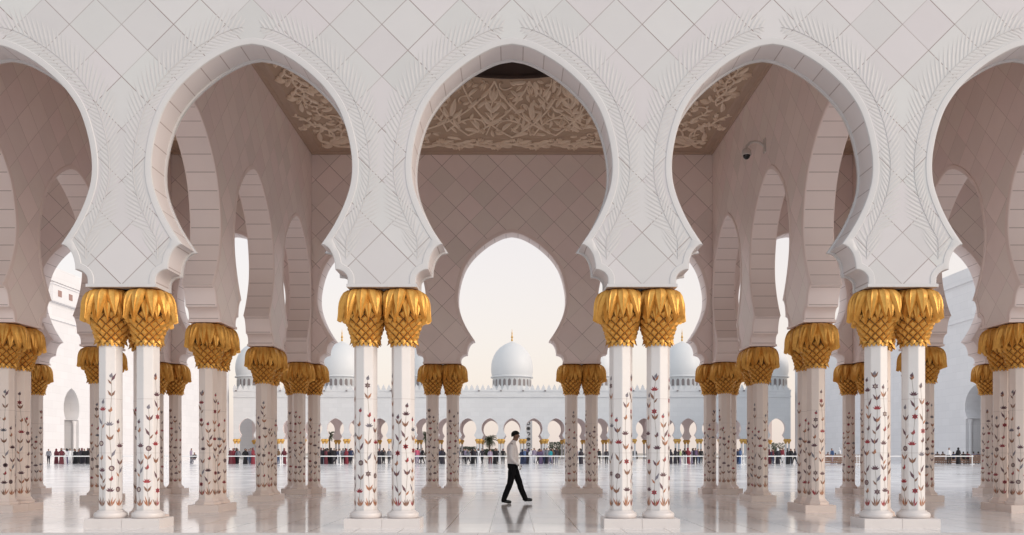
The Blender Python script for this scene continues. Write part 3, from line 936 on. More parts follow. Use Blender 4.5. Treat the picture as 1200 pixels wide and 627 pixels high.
# aisles
def aisle_relief():
    b = MB()
    def S(a, c, h): return (a, c, CZ - .004 - h)
    for i in range(7):
        y = -4.9 + i * 1.55
        for sg in (-1, 1):
            C = lambda a, c, h, sg=sg: S(sg * a, c, h)
            volute(b, C, .05, y, .5, .95, 1); volute(b, C, .9, y + .75, -.9, .7, -1)
            relief_leaf(b, C, .2, y + .6, .9, .6, .18, -.5)
        tulip(b, S, 0, y + .55, PI / 2, .55)
    me = b.mesh('aisle_relief', 50, False); me.materials.append(M['relief']); return me
AR = aisle_relief()
aw = BAY / 2 - T - .004
b = MB(); ceiling_panel(b, aw, hd, None, CZ); ap = b.mesh('aisle_panel'); ap.materials.append(M['ceil'])
b = MB(); border_band(b, aw, hd, .28, CZ, CZ + .05); ab = b.mesh('aisle_cornice'); ab.materials.append(M['band'])
for sx in (-1, 1):
    c = empty('aisle_ceiling', (sx * 8.2, CY, 0))
    tag(c, 'narrow carved ceiling over the %s aisle, just seen through the first side arch' % ('left' if sx < 0 else 'right'), 'ceiling', 'carved ceilings', 'thing')
    link('panel', ap, (), c); link('cornice', ab, (), c); link('vine_relief', AR, (), c)

# ------------------------------------------------------------------ security camera
cam_o = empty('security_camera', (6.15 - T, 21.1, 8.27))
tag(cam_o, 'grey dome security camera on a curved bracket high on the right side wall', 'security camera')
b = MB(); b.box(-.03, -.001, -.07, .07, -.14, .18); b.build('wall_plate', [M['cctv']], cam_o)
b = MB(); b.tube([(-.03, 0, .02), (-.12, 0, .09), (-.24, 0, .12), (-.35, 0, .09), (-.42, 0, .02), (-.43, 0, -.05)], [.035, .033, .03, .03, .032, .035], 8)
b.build('bracket', [M['cctv']], cam_o, 50)
b = MB(); b.lathe([(.04, -.04), (.075, -.06), (.10, -.10), (.11, -.15), (.11, -.19), (.10, -.20)], 20, 0, (-.43, 0, 0))
b.build('housing', [M['cctv']], cam_o, 40)
b = MB(); b.lathe([(.085, -.20), (.083, -.225), (.066, -.265), (.036, -.288), (.008, -.295)], 18, 0, (-.43, 0, 0))
b.build('lens_dome', [M['black']], cam_o, 60)

# ------------------------------------------------------------------ the far arcade
FY = 170.0
fa = empty('far_arcade', (0, FY, 0))
tag(fa, 'long white domed arcade closing the far side of the courtyard, with crenellated roofline', 'arcade building')
FP = [-BAY / 2 + BAY * k for k in range(-12, 14)]
b = MB(); arch_wall(b, FP, 12.6, n=3, q=4, mats=(0, 0, 1), bands=False, mats_back=(1, 1, 1))
b.build('front_wall', [M['far'], M['far_in']], fa, 40)
b = MB(); arch_wall(b, FP, 12.6, n=3, q=4, mats=(1, 1, 1), bands=False, mats_back=(0, 0, 1))
b.build('rear_wall', [M['far'], M['far_in']], fa, 40, (0, 12.3, 0))
b = MB(); b.box(FP[0] - .5, FP[-1] + .5, .302, 11.998, 10.0, 10.3); b.build('ceiling', [M['far_in']], fa)
b = MB(); b.box(FP[0] - .5, FP[-1] + .5, .302, 11.998, 12.3, 12.58); b.build('roof', [M['far']], fa)
b = MB(); arch_wall(b, [0.3, BAY, 2 * BAY, 12.0], 9.9, n=3, q=4, mats=(0, 0, 0), bands=False, ends=(-.32, -.32))
cw = b.mesh('cross_wall', 40); cw.materials.append(M['far_in'])
for k in range(-4, 5):
    for d in (0, 1):
        x = k * 4 * BAY + (-6.15 if d == 0 else 6.15)
        if abs(x) < 50: link('cross_wall', cw, (), fa, (x, 0, 0), PI / 2)
b = MB()
b.box(FP[0] - .6, FP[-1] + .6, -.50, .50, 11.55, 11.72); b.box(FP[0] - .6, FP[-1] + .6, -.42, .42, 11.73, 11.82)
x = FP[0]
while x < FP[-1]:
    b.box(x - .14, x + .14, -.62, -.385, 12.62, 12.85, 1); x += BAY
b.build('cornice', [M['far'], M['shade_glass']], fa)
b = MB()
b.box(FP[0] - .6, FP[-1] + .6, -.38, -.08, 12.602, 12.95)
x = FP[0] - .3
while x < FP[-1] + .3:
    pr = [(-.36, 12.951), (-.36, 13.25), (-.22, 13.32), (-.27, 13.5), (-.12, 13.62), (-.10, 13.75), (0, 13.95)]
    pr = pr + [(-u, z) for u, z in pr[-2::-1]]
    b.face([(x + u, -.34, z) for u, z in pr][::-1], 0); b.face([(x + u, -.12, z) for u, z in pr], 0)
    b.grid([[(x + u, -.34, z) for u, z in pr], [(x + u, -.12, z) for u, z in pr]], 0)
    x += 1.025
b.build('parapet', [M['far']], fa)
# roof domes over each hall
dp = [(3.85, 0), (4.0, .7), (4.05, 1.4), (4.0, 2.2), (3.86, 3.0), (3.55, 3.9), (3.05, 4.75), (2.35, 5.5), (1.5, 6.1), (.75, 6.45), (.2, 6.7), (.06, 6.85)]
b = MB(); b.lathe([(4.0, -.35), (4.12, -.3), (4.12, -.12), (3.9, -.05)] + dp, 40, 0); dmesh = b.mesh('dome', 35); dmesh.materials.append(M['dome'])
b = MB(); b.lathe([(.06, 6.7), (.16, 6.9), (.20, 7.05), (.12, 7.2), (.10, 7.35), (.24, 7.55), (.12, 7.8), (.08, 8.1), (.12, 8.3), (.05, 8.6), (.01, 9.2)], 10, 0); fmesh = b.mesh('finial', 50); fmesh.materials.append(M['far_gold'])
b = MB(); b.lathe([(4.15, -3.35), (4.15, -2.35), (3.7, -2.33), (3.7, -.36)], 40, 0)
for k in range(24):
    th = 2 * PI * (k + .5) / 24
    c, s = math.cos(th), math.sin(th)
    def P(a, r, z): return (r * c - a * s, r * s + a * c, z)
    pr = [(-.28, -2.0), (.28, -2.0), (.28, -1.05), (.18, -.8), (0, -.68), (-.18, -.8), (-.28, -1.05)]
    b.face([P(a, 3.735, z) for a, z in pr], 1)
    for a in (-.36, .36):
        for (u0, u1) in ((a - .06, a + .06),):
            b.face([P(u0, 3.80, -2.1), P(u1, 3.80, -2.1), P(u1, 3.80, -.6), P(u0, 3.80, -.6)], 0)
drm = b.mesh('drum'); drm.materials.append(M['dome']); drm.materials.append(M['shade_glass'])
for k in range(-3, 4):
    d = link('dome', dmesh, (), fa, (k * 4 * BAY, 6.15, 15.95))
    link('finial', fmesh, (), d); link('drum', drm, (), d)
# its paired columns
b = MB()
for sx in (-.3, .3):
    b.lathe([(.3, 0), (.3, .15), (.25, .16), (.25, .27), (.187, .28), (.187, 2.95)], 8, 0, (sx, 0, 0), PI / 8)
fcm = b.mesh('column_pair'); fcm.materials.append(M['far'])
b = MB()
for sx in (-.3, .3):
    b.lathe([(.2, 2.92), (.22, 3.05), (.3, 3.3), (.42, 3.42), (.43, 3.55), (.38, 3.72), (.25, 3.80)], 10, 0, (sx, 0, 0))
fcc = b.mesh('capital'); fcc.materials.append(M['far_gold'])
for yy in (0, 12.3):
    for x in FP:
        p = link('column_pair', fcm, (), fa, (x, yy, 0)); link('capital', fcc, (), p)

# ------------------------------------------------------------------ side wings of the courtyard
def wing(sx, label):
    w = empty('courtyard_wing', (sx * 53.0, 0, 0))
    tag(w, label, 'building')
    def bx(name, x0, x1, y0, y1, z0, z1, mat=M['wing']):
        b = MB(); X0, X1 = sorted((sx * x0, sx * x1)); b.box(X0, X1, y0, y1, z0, z1); return b.build(name, [mat], w)
    # the tall end block, with a niche cut through its inner face
    ny, kw = (109.9, 1.2) if sx < 0 else (104.4, 1.5)
    b = MB()
    prof = [(-1.5, 0), (-1.5, 5.15), (-1.22, 5.2), (-1.45, 5.6), (-1.62, 6.2), (-1.62, 6.9), (-1.4, 7.7), (-.95, 8.35), (-.4, 8.8), (0, 8.97)]
    prof = [(u * kw, h) for u, h in prof + [(-u, h) for u, h in prof[-2::-1]]]
    poly = [(95, 0)] + [(ny + u, h) for u, h in prof] + [(118, 0), (118, 22.7), (95, 22.7)]
    tri = tessellate_polygon([[Vector((u, h, 0)) for u, h in poly]])
    for t in tri: b.face([(0, poly[k][0], poly[k][1]) for k in t], 0)
    b.grid([[(0, ny + u, h) for u, h in prof], [(sx * 6.0, ny + u, h) for u, h in prof]], 0)
    b.face([(sx * 6.0, ny + u, h) for u, h in prof], 0)
    b.face([(0, 95, 0), (0, 95, 22.7), (sx * 12, 95, 22.7), (sx * 12, 95, 0)], 0)
    b.face([(0, 118, 19.8), (0, 118, 22.7), (sx * 12, 118, 22.7), (sx * 12, 118, 19.8)], 0)
    b.face([(0, 95, 22.7), (0, 118, 22.7), (sx * 12, 118, 22.7), (sx * 12, 95, 22.7)], 0)
    b.build('wall', [M['wing']], w, 40)
    bx('door', 5.6, 5.99, ny - 1.5, ny + 1.5, 0, 3.6, M['door'])
    bx('door_panel', 2.2, 2.5, ny - 1.48 * kw, ny - .9 * kw, 0, 3.4, M['door'])
    bx('string_course', -.25, -.002, 94.8, 118.2, 21.0, 21.35)
    bx('string_course', -.2, -.002, 94.8, 117.9, 16.6, 16.95)
    for q in (-1, 1):            # engaged shafts of the portal
        b = MB(); b.lathe([(.34, 0), (.34, .3), (.24, .35), (.24, 4.7), (.36, 5.0), (.36, 5.15)], 10, 0, (sx * .6, ny + q * 1.55 * kw, 0)); b.build('portal_shaft', [M['wing']], w, 40)
    bx('long_wall', 0, 10, 118.004, 171, 0, 19.8)
    bx('cornice', -.3, -.002, 118.3, 171.2, 18.6, 18.95)
    bx('parapet', -.12, .4, 118.3, 171.0, 19.802, 20.5)
    return w
wl = wing(-1, 'tall blank white wing along the left side of the courtyard, with arched portal')
wr = wing(1, 'tall blank white wing along the right side of the courtyard, with arched portal')
# the stair turret with small dark windows above the left wing
b = MB(); b.box(-.5, -.002, -4.2, 4.2, -.95, .95); b.box(-.62, -.002, -4.3, 4.3, .952, 1.12); tw = b.build('window_bay', [M['wing']], wl, None, (.502, 108.6, 20.2), PI)
tw.location = (.003, 108.6, 19.6)
for yy in (-2.6, 0, 2.6):
    b = MB(); b.box(-.54, -.503, yy - .42, yy + .42, -.3, .42); b.build('window', [M['rosewin']], tw, None)

# ------------------------------------------------------------------ corner turret beyond the left wing
b = MB(); b.box(-1.6, 1.6, -1.6, 1.6, 0, 20.2)
tr = empty('turret', (-52.9, 184.5, 0)); tag(tr, 'square pale turret with a slit window behind the far arcade at left', 'turret')
b.build('shaft_wall', [M['wing']], tr)
b = MB(); b.box(-1.9, 1.9, -1.9, 1.9, 20.202, 20.6); b.box(-1.3, 1.3, -1.3, 1.3, 20.602, 22.0); b.build('cap', [M['wing']], tr)
b = MB(); b.box(-.25, .25, -1.66, -1.602, 16.0, 18.6); b.build('window', [M['shade_glass']], tr)

# white pylon with dark medallions, seen through the arch right of the man
py = empty('pylon', (3.78, 194, 0)); tag(py, 'white pylon with a column of dark flower medallions, behind the far arcade', 'pylon')
b = MB(); b.box(-.8, .5, -.4, .4, 0, 11.6); b.box(-.95, .65, -.5, .5, 11.602, 11.9); b.build('shaft', [M['dome']], py)
for k in range(7):
    b = MB(); z = 3.0 + k * 1.12
    n = 12
    ring = lambda r: [(-.3 + r * math.cos(2 * PI * q / n), -.42, z + r * .86 * math.sin(2 * PI * q / n)) for q in range(n)]
    b.grid([ring(.42), ring(.24)], 0, closed=True)
    b.grid([[(x, -.402, zz) for x, y, zz in ring(.42)], ring(.42)], 0, closed=True)
    if k % 2: b.face([(x, -.415, zz) for x, y, zz in ring(.2)], 0)
    b.build('medallion', [M['black']], py)

# ------------------------------------------------------------------ greenery and cars beyond
def palm(x, y, h, cr, label, seed):
    rng = random.Random(seed)
    o = empty('palm_tree', (x, y, 0)); tag(o, label, 'palm tree', 'trees beyond the far arcade')
    b = MB(); b.tube([(0, 0, 0), (.06, 0, h * .4), (0, .05, h * .75), (.03, 0, h)], [.26, .2, .17, .2], 8); b.build('trunk', [M['trunk']], o, 60)
    b = MB()
    for k in range(70):
        th = rng.uniform(0, 2 * PI); el = rng.uniform(-.5, 1.4); ln = cr * rng.uniform(.8, 1.1)
        pts = []; p = Vector((0, 0, h)); e = el
        for i in range(8):
            pts.append(p.copy()); p = p + Vector((math.cos(th) * math.cos(e), math.sin(th) * math.cos(e), math.sin(e))) * ln / 7; e -= .2
        side = Vector((-math.sin(th), math.cos(th), 0))
        for i in range(1, 8):
            for g in (-1, 1):
                for u in (0, .5):
                    q0 = pts[i - 1].lerp(pts[i], u); q1 = pts[i - 1].lerp(pts[i], u + .28)
                    tip = q1 + side * g * cr * .36 * (1 - i / 10) + (pts[i] - pts[i - 1]) * .9 + Vector((0, 0, -.12 * cr))
                    b.face([q0, q1, tip], 0)
    b.build('crown', [M['leaf']], o, weld=False)
def bush(x, y, w, h, label, seed, name='shrub', cat='shrub', trunk=.5):
    rng = random.Random(seed)
    o = empty(name, (x, y, 0)); tag(o, label, cat, 'trees beyond the far arcade')
    b = MB(); b.tube([(0, 0, 0), (.1, 0, h * .35), (0, .1, h * .6)], [.16, .12, .06], 6)
    for k in range(5):
        a = rng.uniform(0, 6.28); b.tube([(0, 0, h * .3), (math.cos(a) * w * .2, math.sin(a) * w * .2, h * .55)], [.08, .03], 5)
    b.build('trunk', [M['trunk']], o, 60)
    b = MB()
    for k in range(900):
        a = rng.uniform(0, 6.28); r = w * .5 * rng.random() ** .5; t = rng.random()
        z = h * (trunk * .3 + (1 - trunk * .3) * t); r *= math.sin(PI * min(1, .18 + .82 * (1 - t * .85))) ** .6 * (1 + .25 * math.sin(3 * a + seed))
        c = Vector((r * math.cos(a), r * math.sin(a), z)); s = rng.uniform(.14, .3)
        n1 = Vector((rng.gauss(0, 1), rng.gauss(0, 1), rng.gauss(0, 1))).normalized(); n2 = n1.orthogonal().normalized()
        b.face([c - n1 * s, c + n2 * s * .5, c + n1 * s, c - n2 * s * .5], 0)
    b.build('crown', [M['bush']], o, weld=False)
def wx(px, y): return (px - 600) / 1070 * y
palm(wx(573.5, 196), 196, 3.9, 2.0, 'bushy palm standing beyond the far arcade just left of the walking man', 3)
palm(wx(386, 200), 200, 5.0, 1.6, 'palm behind the far arcade seen left of the front-left column pair', 4)
palm(wx(499, 205), 205, 4.9, 2.0, 'palm half hidden by the slim rear pair left of the man', 5)
palm(wx(296, 210), 210, 3.2, 1.6, 'low palm behind the far arcade between left side-wall pairs', 6)
bush(wx(548, 205), 205, 4.2, 2.6, 'low dark shrub beyond the far arcade, left of the bushy palm', 1)
bush(wx(655, 204), 204, 5.6, 3.6, 'dark round tree beyond the far arcade, left of the right rear pair', 2, 'tree', 'tree')
bush(wx(574, 202), 202, 3.4, 2.0, 'low shrub at the foot of the bushy palm', 6)
bush(wx(905, 206), 206, 5.0, 3.4, 'grey-green tree beyond the far arcade at the right', 8, 'tree', 'tree')
CARM = {c: plain('car_paint_' + c, v, 0.3, 0.05, 2) for c, v in (('black', (.015, .015, .018)), ('white', (.75, .75, .76)))}
TYRE = plain('tyre_rubber', (.02, .02, .02), .8, .1, 4)
LAMP = plain('headlight_glass', (.7, .7, .68), .15, .05, 4)
def car(x, y, rz, paint, label):
    o = empty('parked_car', (x, y, 0), rz); tag(o, label, 'car', 'cars beyond the far arcade')
    b = MB()
    sec = [(-2.3, .45, .72, .80), (-2.2, .35, .95, .86), (-1.6, .3, 1.02, .9), (-1.5, .3, 1.04, .9), (-.9, .3, 1.08, .9), (.6, .3, 1.06, .9), (1.0, .3, 1.03, .9), (1.9, .33, .92, .88), (2.25, .42, .75, .8)]
    rows = [[(x, -w, z0), (x, -w * 1.02, (z0 + z1) / 2), (x, -w * .93, z1), (x, w * .93, z1), (x, w * 1.02, (z0 + z1) / 2), (x, w, z0)] for x, z0, z1, w in sec]
    b.grid(rows, 0, closed=True); b.face(rows[0], 0); b.face(rows[-1][::-1], 0)
    r2 = [[(x, -w, 1.02), (x2, -w * .82, z), (x2, w * .82, z), (x, w, 1.02)] for x, x2, z, w in ((-1.95, -1.55, 1.5, .85), (-1.0, -1.0, 1.62, .86), (.2, .1, 1.62, .86), (1.15, .55, 1.45, .84))]
    b.grid(r2, 0); b.face(r2[0], 0); b.face(r2[-1][::-1], 0)
    b.build('body', [CARM[paint]], o, 35)
    b = MB()
    for s in (-1, 1):
        b.face([(-1.6, s * .872, 1.08), (.85, s * .872, 1.08), (.35, s * .735, 1.53), (-1.35, s * .735, 1.53)][::s], 0)
    b.face([(1.16, -.74, 1.10), (1.16, .74, 1.10), (.66, .62, 1.42), (.66, -.62, 1.42)], 0)
    b.build('window', [M['black']], o)
    for sx in (-1.4, 1.4):
        for s in (-1, 1):
            b = MB(); n = 16
            rr = [[(sx + r * math.cos(2 * PI * k / n), s * yy, .33 + r * math.sin(2 * PI * k / n)) for k in range(n)] for r, yy in ((.2, .70), (.33, .70), (.33, .93), (.2, .93))]
            b.grid(rr, 0, closed=True); b.face(rr[-1], 0); b.build('wheel', [TYRE], o)
    for s in (-1, 1):
        b = MB(); b.box(2.16, 2.27, s * .62 - .16, s * .62 + .16, .66, .8); b.build('headlight', [LAMP], o)
car(wx(742, 190), 190, -PI / 2 - .15, 'black', 'black car parked beyond the far arcade, framed between the two front-right columns')
car(wx(552, 192), 192, .2, 'white', 'white car parked beyond the far arcade left of the man')

# ------------------------------------------------------------------ barrier and benches in the courtyard
BY = 95.0
PW = 6.0
def barrier():
    o = empty('barrier', (0, 0, 0))
    b = MB(); b.box(-PW / 2, PW / 2 , -.04, .04, .80, .90); b.build('rail', [M['rail']], o)
    for x in (-PW / 2 + .12, PW / 2 - .12):
        b = MB(); b.lathe([(.22, 0), (.22, .04), (.05, .06), (.045, .93), (.06, .95), (.03, .99)], 10, 0, (x, 0, 0)); b.build('post', [M['rail']], o, 40)
    return o
B0 = barrier()
nb = 16
for i in range(nb):
    o = B0 if i == 0 else copy_tree(B0)
    o.location = ((i - nb / 2 + .5) * PW * 1.0, BY, 0)
    tag(o, 'white waist-high rail section in the long barrier before the crowd', 'barrier', 'white rail barriers before the crowd')
def bench():
    o = empty('bench', (0, 0, 0))
    b = MB()
    for k in range(4): b.box(-1.2, 1.2, .02 + k * .13, .12 + k * .13, .42, .46)
    b.build('seat', [M['bench']], o)
    b = MB()
    for k in range(5): b.box(-1.2, 1.2, .56, .60, .1 + k * .19, .25 + k * .19)
    b.build('backrest', [M['bench']], o)
    for x in (-1.0, 1.0):
        b = MB(); b.box(x - .05, x + .05, .04, .10, 0, .418); b.box(x - .05, x + .05, .50, .558, 0, 1.0); b.build('leg', [M['bench']], o)
    return o
BE = bench()
bsp = [(1092, 98, 'first'), (1119, 98.3, 'second'), (1146, 98, 'third'), (972, 98, None), (999, 98.2, None)]
for i, (px, y, nm) in enumerate(bsp):
    o = BE if i == 0 else copy_tree(BE)
    o.location = (wx(px, y), y, 0); o.rotation_euler = (0, 0, PI)
    lab = {0: 'brown slatted bench in the courtyard, showing left of the seated crowd at far right', 1: 'brown slatted bench under the middle of the seated crowd at far right',
           2: 'brown slatted bench nearest the portal of the right wing', 3: 'brown slatted bench right of the tall right side-wall pair', 4: 'brown slatted bench just hidden by the right aisle columns'}[i]
    tag(o, lab, 'bench', 'brown benches in the courtyard')

# ------------------------------------------------------------------ people
def skin_mesh(name, joints, edges, sub=1, root=None, aniso=None):
    """grow one continuous surface over a joint graph"""
    names = list(joints)
    idx = {n: i for i, n in enumerate(names)}
    me = bpy.data.meshes.new(name)
    me.from_pydata([joints[n][:3] for n in names], [(idx[a], idx[b]) for a, b in edges], [])
    ob = bpy.data.objects.new(name, me); COL.objects.link(ob)
    md = ob.modifiers.new('s', 'SKIN'); md.use_smooth_shade = True
    for i, n in enumerate(names):
        v = me.skin_vertices[0].data[i]
        j = joints[n]
        r2 = j[4] if len(j) > 4 else j[3]
        v.radius = (j[3], r2); v.use_root = (n == (root or names[0]))
    sb = ob.modifiers.new('d', 'SUBSURF'); sb.levels = sub; sb.render_levels = sub
    dg = bpy.context.evaluated_depsgraph_get()
    out = bpy.data.meshes.new_from_object(ob.evaluated_get(dg))
    bpy.data.objects.remove(ob); bpy.data.meshes.remove(me)
    out.name = name
    return out

SKIN = plain('skin', (.20, .105, .07), .5, .1, 20)
HAIR = plain('hair', (.009, .008, .008), .8, .2, 40, spec=.2, bump=.5)
SHIRT = plain('pale_shirt', (.76, .73, .735), .8, .06, 12, bump=.3)
TROUSER = plain('black_trousers', (.007, .0065, .008), .9, .2, 12, spec=.15)
SHOE = plain('black_shoes', (.012, .011, .012), .35, .2, 12)
PAPER = plain('white_paper', (.8, .8, .8), .6, .02, 12)

def man():
    o = empty('person', (.02, 21.5, 0))
    tag(o, 'man in pale shirt and black trousers walking right across the polished floor, head bowed', 'person')
    J = {}
    J['pelvis'] = (0, 0, .93, .115, .14); J['waist'] = (.0, 0, 1.06, .115, .14); J['chest'] = (-.005, 0, 1.25, .12, .155); J['upper'] = (-.005, 0, 1.37, .095, .13)
    J['neck0'] = (.012, 0, 1.445, .056); J['neck1'] = (.04, 0, 1.495, .052); J['head0'] = (.075, 0, 1.535, .062, .06); J['head1'] = (.078, 0, 1.60, .093, .076); J['head2'] = (.06, 0, 1.665, .075, .066)
    J['jaw'] = (.125, 0, 1.522, .034, .038); J['nb'] = (.142, 0, 1.592, .022, .024); J['nose'] = (.166, 0, 1.570, .011, .014)
    E = [('pelvis', 'waist'), ('waist', 'chest'), ('chest', 'upper'), ('upper', 'neck0'), ('neck0', 'neck1'), ('neck1', 'head0'), ('head0', 'head1'), ('head1', 'head2'), ('head0', 'jaw'), ('head1', 'nb'), ('nb', 'nose')]
    for s, k in ((-1, 'r'), (1, 'l')):
        J['sh' + k] = (-.02, s * .17, 1.375, .062)
        if s < 0:
            J['el' + k] = (-.035, -.225, 1.10, .045); J['fo' + k] = (.05, -.22, 1.01, .039); J['wr' + k] = (.125, -.19, .93, .028); J['pa' + k] = (.155, -.18, .895, .034, .024)
        else:
            J['el' + k] = (-.01, .225, 1.10, .045); J['fo' + k] = (.05, .21, 1.0, .039); J['wr' + k] = (.12, .19, .92, .028); J['pa' + k] = (.145, .185, .88, .034, .024)
        E += [('upper', 'sh' + k), ('sh' + k, 'el' + k), ('el' + k, 'fo' + k), ('fo' + k, 'wr' + k), ('wr' + k, 'pa' + k)]
    legs = {'r': [(-.01, -.09, .86, .10), (-.06, -.095, .50, .066), (-.12, -.095, .34, .062), (-.205, -.095, .095, .042), (-.13, -.10, .045, .036), (-.05, -.10, .032, .026)],
            'l': [(.02, .09, .86, .10), (.15, .095, .50, .066), (.20, .095, .33, .060), (.285, .095, .115, .042), (.365, .10, .085, .036), (.445, .10, .075, .026)]}
    LN = ('hip', 'knee', 'calf', 'ank', 'ball', 'toe')
    for k, L in legs.items():
        prev = 'pelvis'
        for n, p in zip(LN, L):
            J[n + k] = p; E.append((prev, n + k)); prev = n + k
    B = {}
    for n, p in J.items():
        k = .62 if n in ('pelvis', 'waist', 'chest', 'upper') or n[:-1] in ('hip', 'knee', 'calf', 'ank', 'ball', 'toe', 'sh', 'el', 'fo') else 1
        B[n] = (*p[:3], *(r * k for r in p[3:]))
    body = skin_mesh('body', B, E, 2, 'pelvis'); body.materials.append(SKIN)
    bo = link('body', body, (), o)
    # ears
    b = MB()
    for s in (-1, 1):
        b.lathe([(.004, -.034), (.02, -.025), (.026, 0), (.02, .025), (.004, .034)], 10, 0, (.065, s * .083, 1.585), sx=.8, sy=.35)
    b.build('ear', [SKIN], o, 60)
    # fingers of both hands, each a chain rooted in the palm
    for k, s in (('r', -1), ('l', 1)):
        px, pyy, pz = J['pa' + k][:3]
        for q in range(4):
            dy = (q - 1.5) * .017; ln = (.062, .072, .068, .054)[q]
            F = {'a': (px, pyy + dy, pz, .010), 'b': (px + .028, pyy + dy, pz - .035, .0095), 'c': (px + .030, pyy + dy * 1.05, pz - .035 - ln * .5, .009), 'd': (px + .012, pyy + dy * 1.1, pz - .035 - ln, .007)}
            me = skin_mesh('finger', F, [('a', 'b'), ('b', 'c'), ('c', 'd')], 1); me.materials.append(SKIN); link('finger', me, (), o)
        F = {'a': (px - .005, pyy, pz + .01, .012), 'b': (px + .035, pyy - s * .012, pz - .002, .0105), 'c': (px + .056, pyy - s * .012, pz - .028, .009)}
        me = skin_mesh('thumb', F, [('a', 'b'), ('b', 'c')], 1); me.materials.append(SKIN); link('thumb', me, (), o)
    # shirt and trousers
    def loft(b, rings, seg=22):
        rows = [[(cx + rx * math.cos(2 * PI * k / seg), ry * math.sin(2 * PI * k / seg), z + .006 * math.sin(3 * 2 * PI * k / seg + 9 * z)) for k in range(seg)] for cx, z, rx, ry in rings]
        b.grid(rows, 0, closed=True); b.face(rows[0][::-1], 0); b.face(rows[-1], 0)
    def limb(b, P, seg=14):
        Q = [catmull([(p[a], p[3]) for p in P], 4) for a in (0, 1, 2)]
        pts = [(Q[0][i][0], Q[1][i][0], Q[2][i][0]) for i in range(len(Q[0]))]
        b.tube(pts, [Q[0][i][1] * (1 + .035 * math.sin(i * 1.9)) for i in range(len(pts))], seg)
    b = MB()
    loft(b, [(.0, .935, .130, .166), (.002, .985, .136, .166), (.0, 1.03, .134, .162), (.0, 1.10, .130, .165), (-.01, 1.2, .134, .178), (-.018, 1.29, .129, .188), (-.02, 1.35, .114, .186), (-.016, 1.395, .094, .16), (-.004, 1.43, .075, .11), (.01, 1.455, .064, .07), (.022, 1.482, .060, .062)])
    limb(b, [(-.02, -.165, 1.365, .066), (-.032, -.207, 1.27, .066), (-.040, -.226, 1.11, .056), (.02, -.224, 1.025, .052), (.09, -.205, .962, .044), (.128, -.19, .93, .040)])
    limb(b, [(-.02, .165, 1.365, .066), (-.02, .207, 1.27, .066), (-.012, .226, 1.11, .056), (.03, .22, 1.025, .052), (.09, .20, .952, .044), (.122, .19, .92, .040)])
    b.build('shirt', [SHIRT], o, 60)
    b = MB()
    loft(b, [(.0, .80, .10, .14), (-.006, .86, .122, .158), (-.006, .92, .124, .158), (0, .995, .118, .150)])
    for k in 'rl':
        h, kn, ca, an = (J[n + k] for n in ('hip', 'knee', 'calf', 'ank'))
        limb(b, [(h[0], h[1] * .85, .90, .095), (h[0] * .7 + kn[0] * .3, h[1], .74, .092), (*kn[:3], .076), (*ca[:3], .072), (an[0], an[1], an[2] + .02, .064), (an[0] + .008, an[1], an[2] - .045, .066)])
    b.build('trousers', [TROUSER], o, 60)
    for k in 'rl':
        a, bl, t = J['ank' + k], J['ball' + k], J['toe' + k]
        dz = 0 if k == 'r' else .0
        F = {'heel': (a[0] - .035, a[1], a[2] - .045, .040), 'mid': (a[0] + .03, a[1], a[2] - .035, .046, .04), 'ball': (bl[0] + .01, bl[1], bl[2], .040, .048), 'toe': (t[0] + .02, t[1], t[2] + .004, .028, .036)}
        me = skin_mesh('shoe', F, [('heel', 'mid'), ('mid', 'ball'), ('ball', 'toe')], 2); me.materials.append(SHOE); link('shoe', me, (), o)
    b = MB(); rows = []
    for i in range(13):
        el = PI / 2 - i * R(11.5); row = []
        for k in range(20):
            a = 2 * PI * k / 20
            low = -.02 - .55 * max(0, -math.cos(a)) + .30 * max(0, math.cos(a))   # hairline: high at the brow, low at the nape
            e = max(el, math.asin(max(-1, min(1, low))))
            rr = 1 + .012 * math.sin(5 * a + i)
            row.append((.062 + .104 * rr * math.cos(e) * math.cos(a), .089 * rr * math.cos(e) * math.sin(a), 1.618 + .098 * rr * math.sin(e)))
        rows.append(row)
    b.grid(rows, 0, closed=True, flip=True)
    b.build('hair', [HAIR], o, 60)
    b = MB(); b.box(.140, .185, -.235, -.205, .83, .93); pp = b.build('paper', [PAPER]); pp.location = (.02, 21.5, 0)
    tag(pp, 'small white paper held in the walking man\'s hand', 'paper')
man()

# the crowd: a few base figures, dressed differently per person
CLOTH = {}
for n, c in (('black', (.013, .012, .015)), ('dark', (.035, .03, .04)), ('navy', (.03, .04, .09)), ('red', (.22, .03, .045)), ('maroon', (.13, .025, .035)), ('white', (.72, .72, .74)),
             ('blue', (.07, .12, .25)), ('teal', (.02, .30, .36)), ('pink', (.55, .10, .17)), ('brown', (.16, .095, .05)), ('grey', (.20, .20, .23)), ('purple', (.12, .08, .16)), ('yellow', (.55, .60, .30)), ('lilac', (.33, .27, .36)), ('jeans', (.05, .08, .16))):
    CLOTH[n] = plain('cloth_' + n, c, .85, .12, 8)
FACE = plain('crowd_skin', (.30, .17, .12), .6, .1, 10)

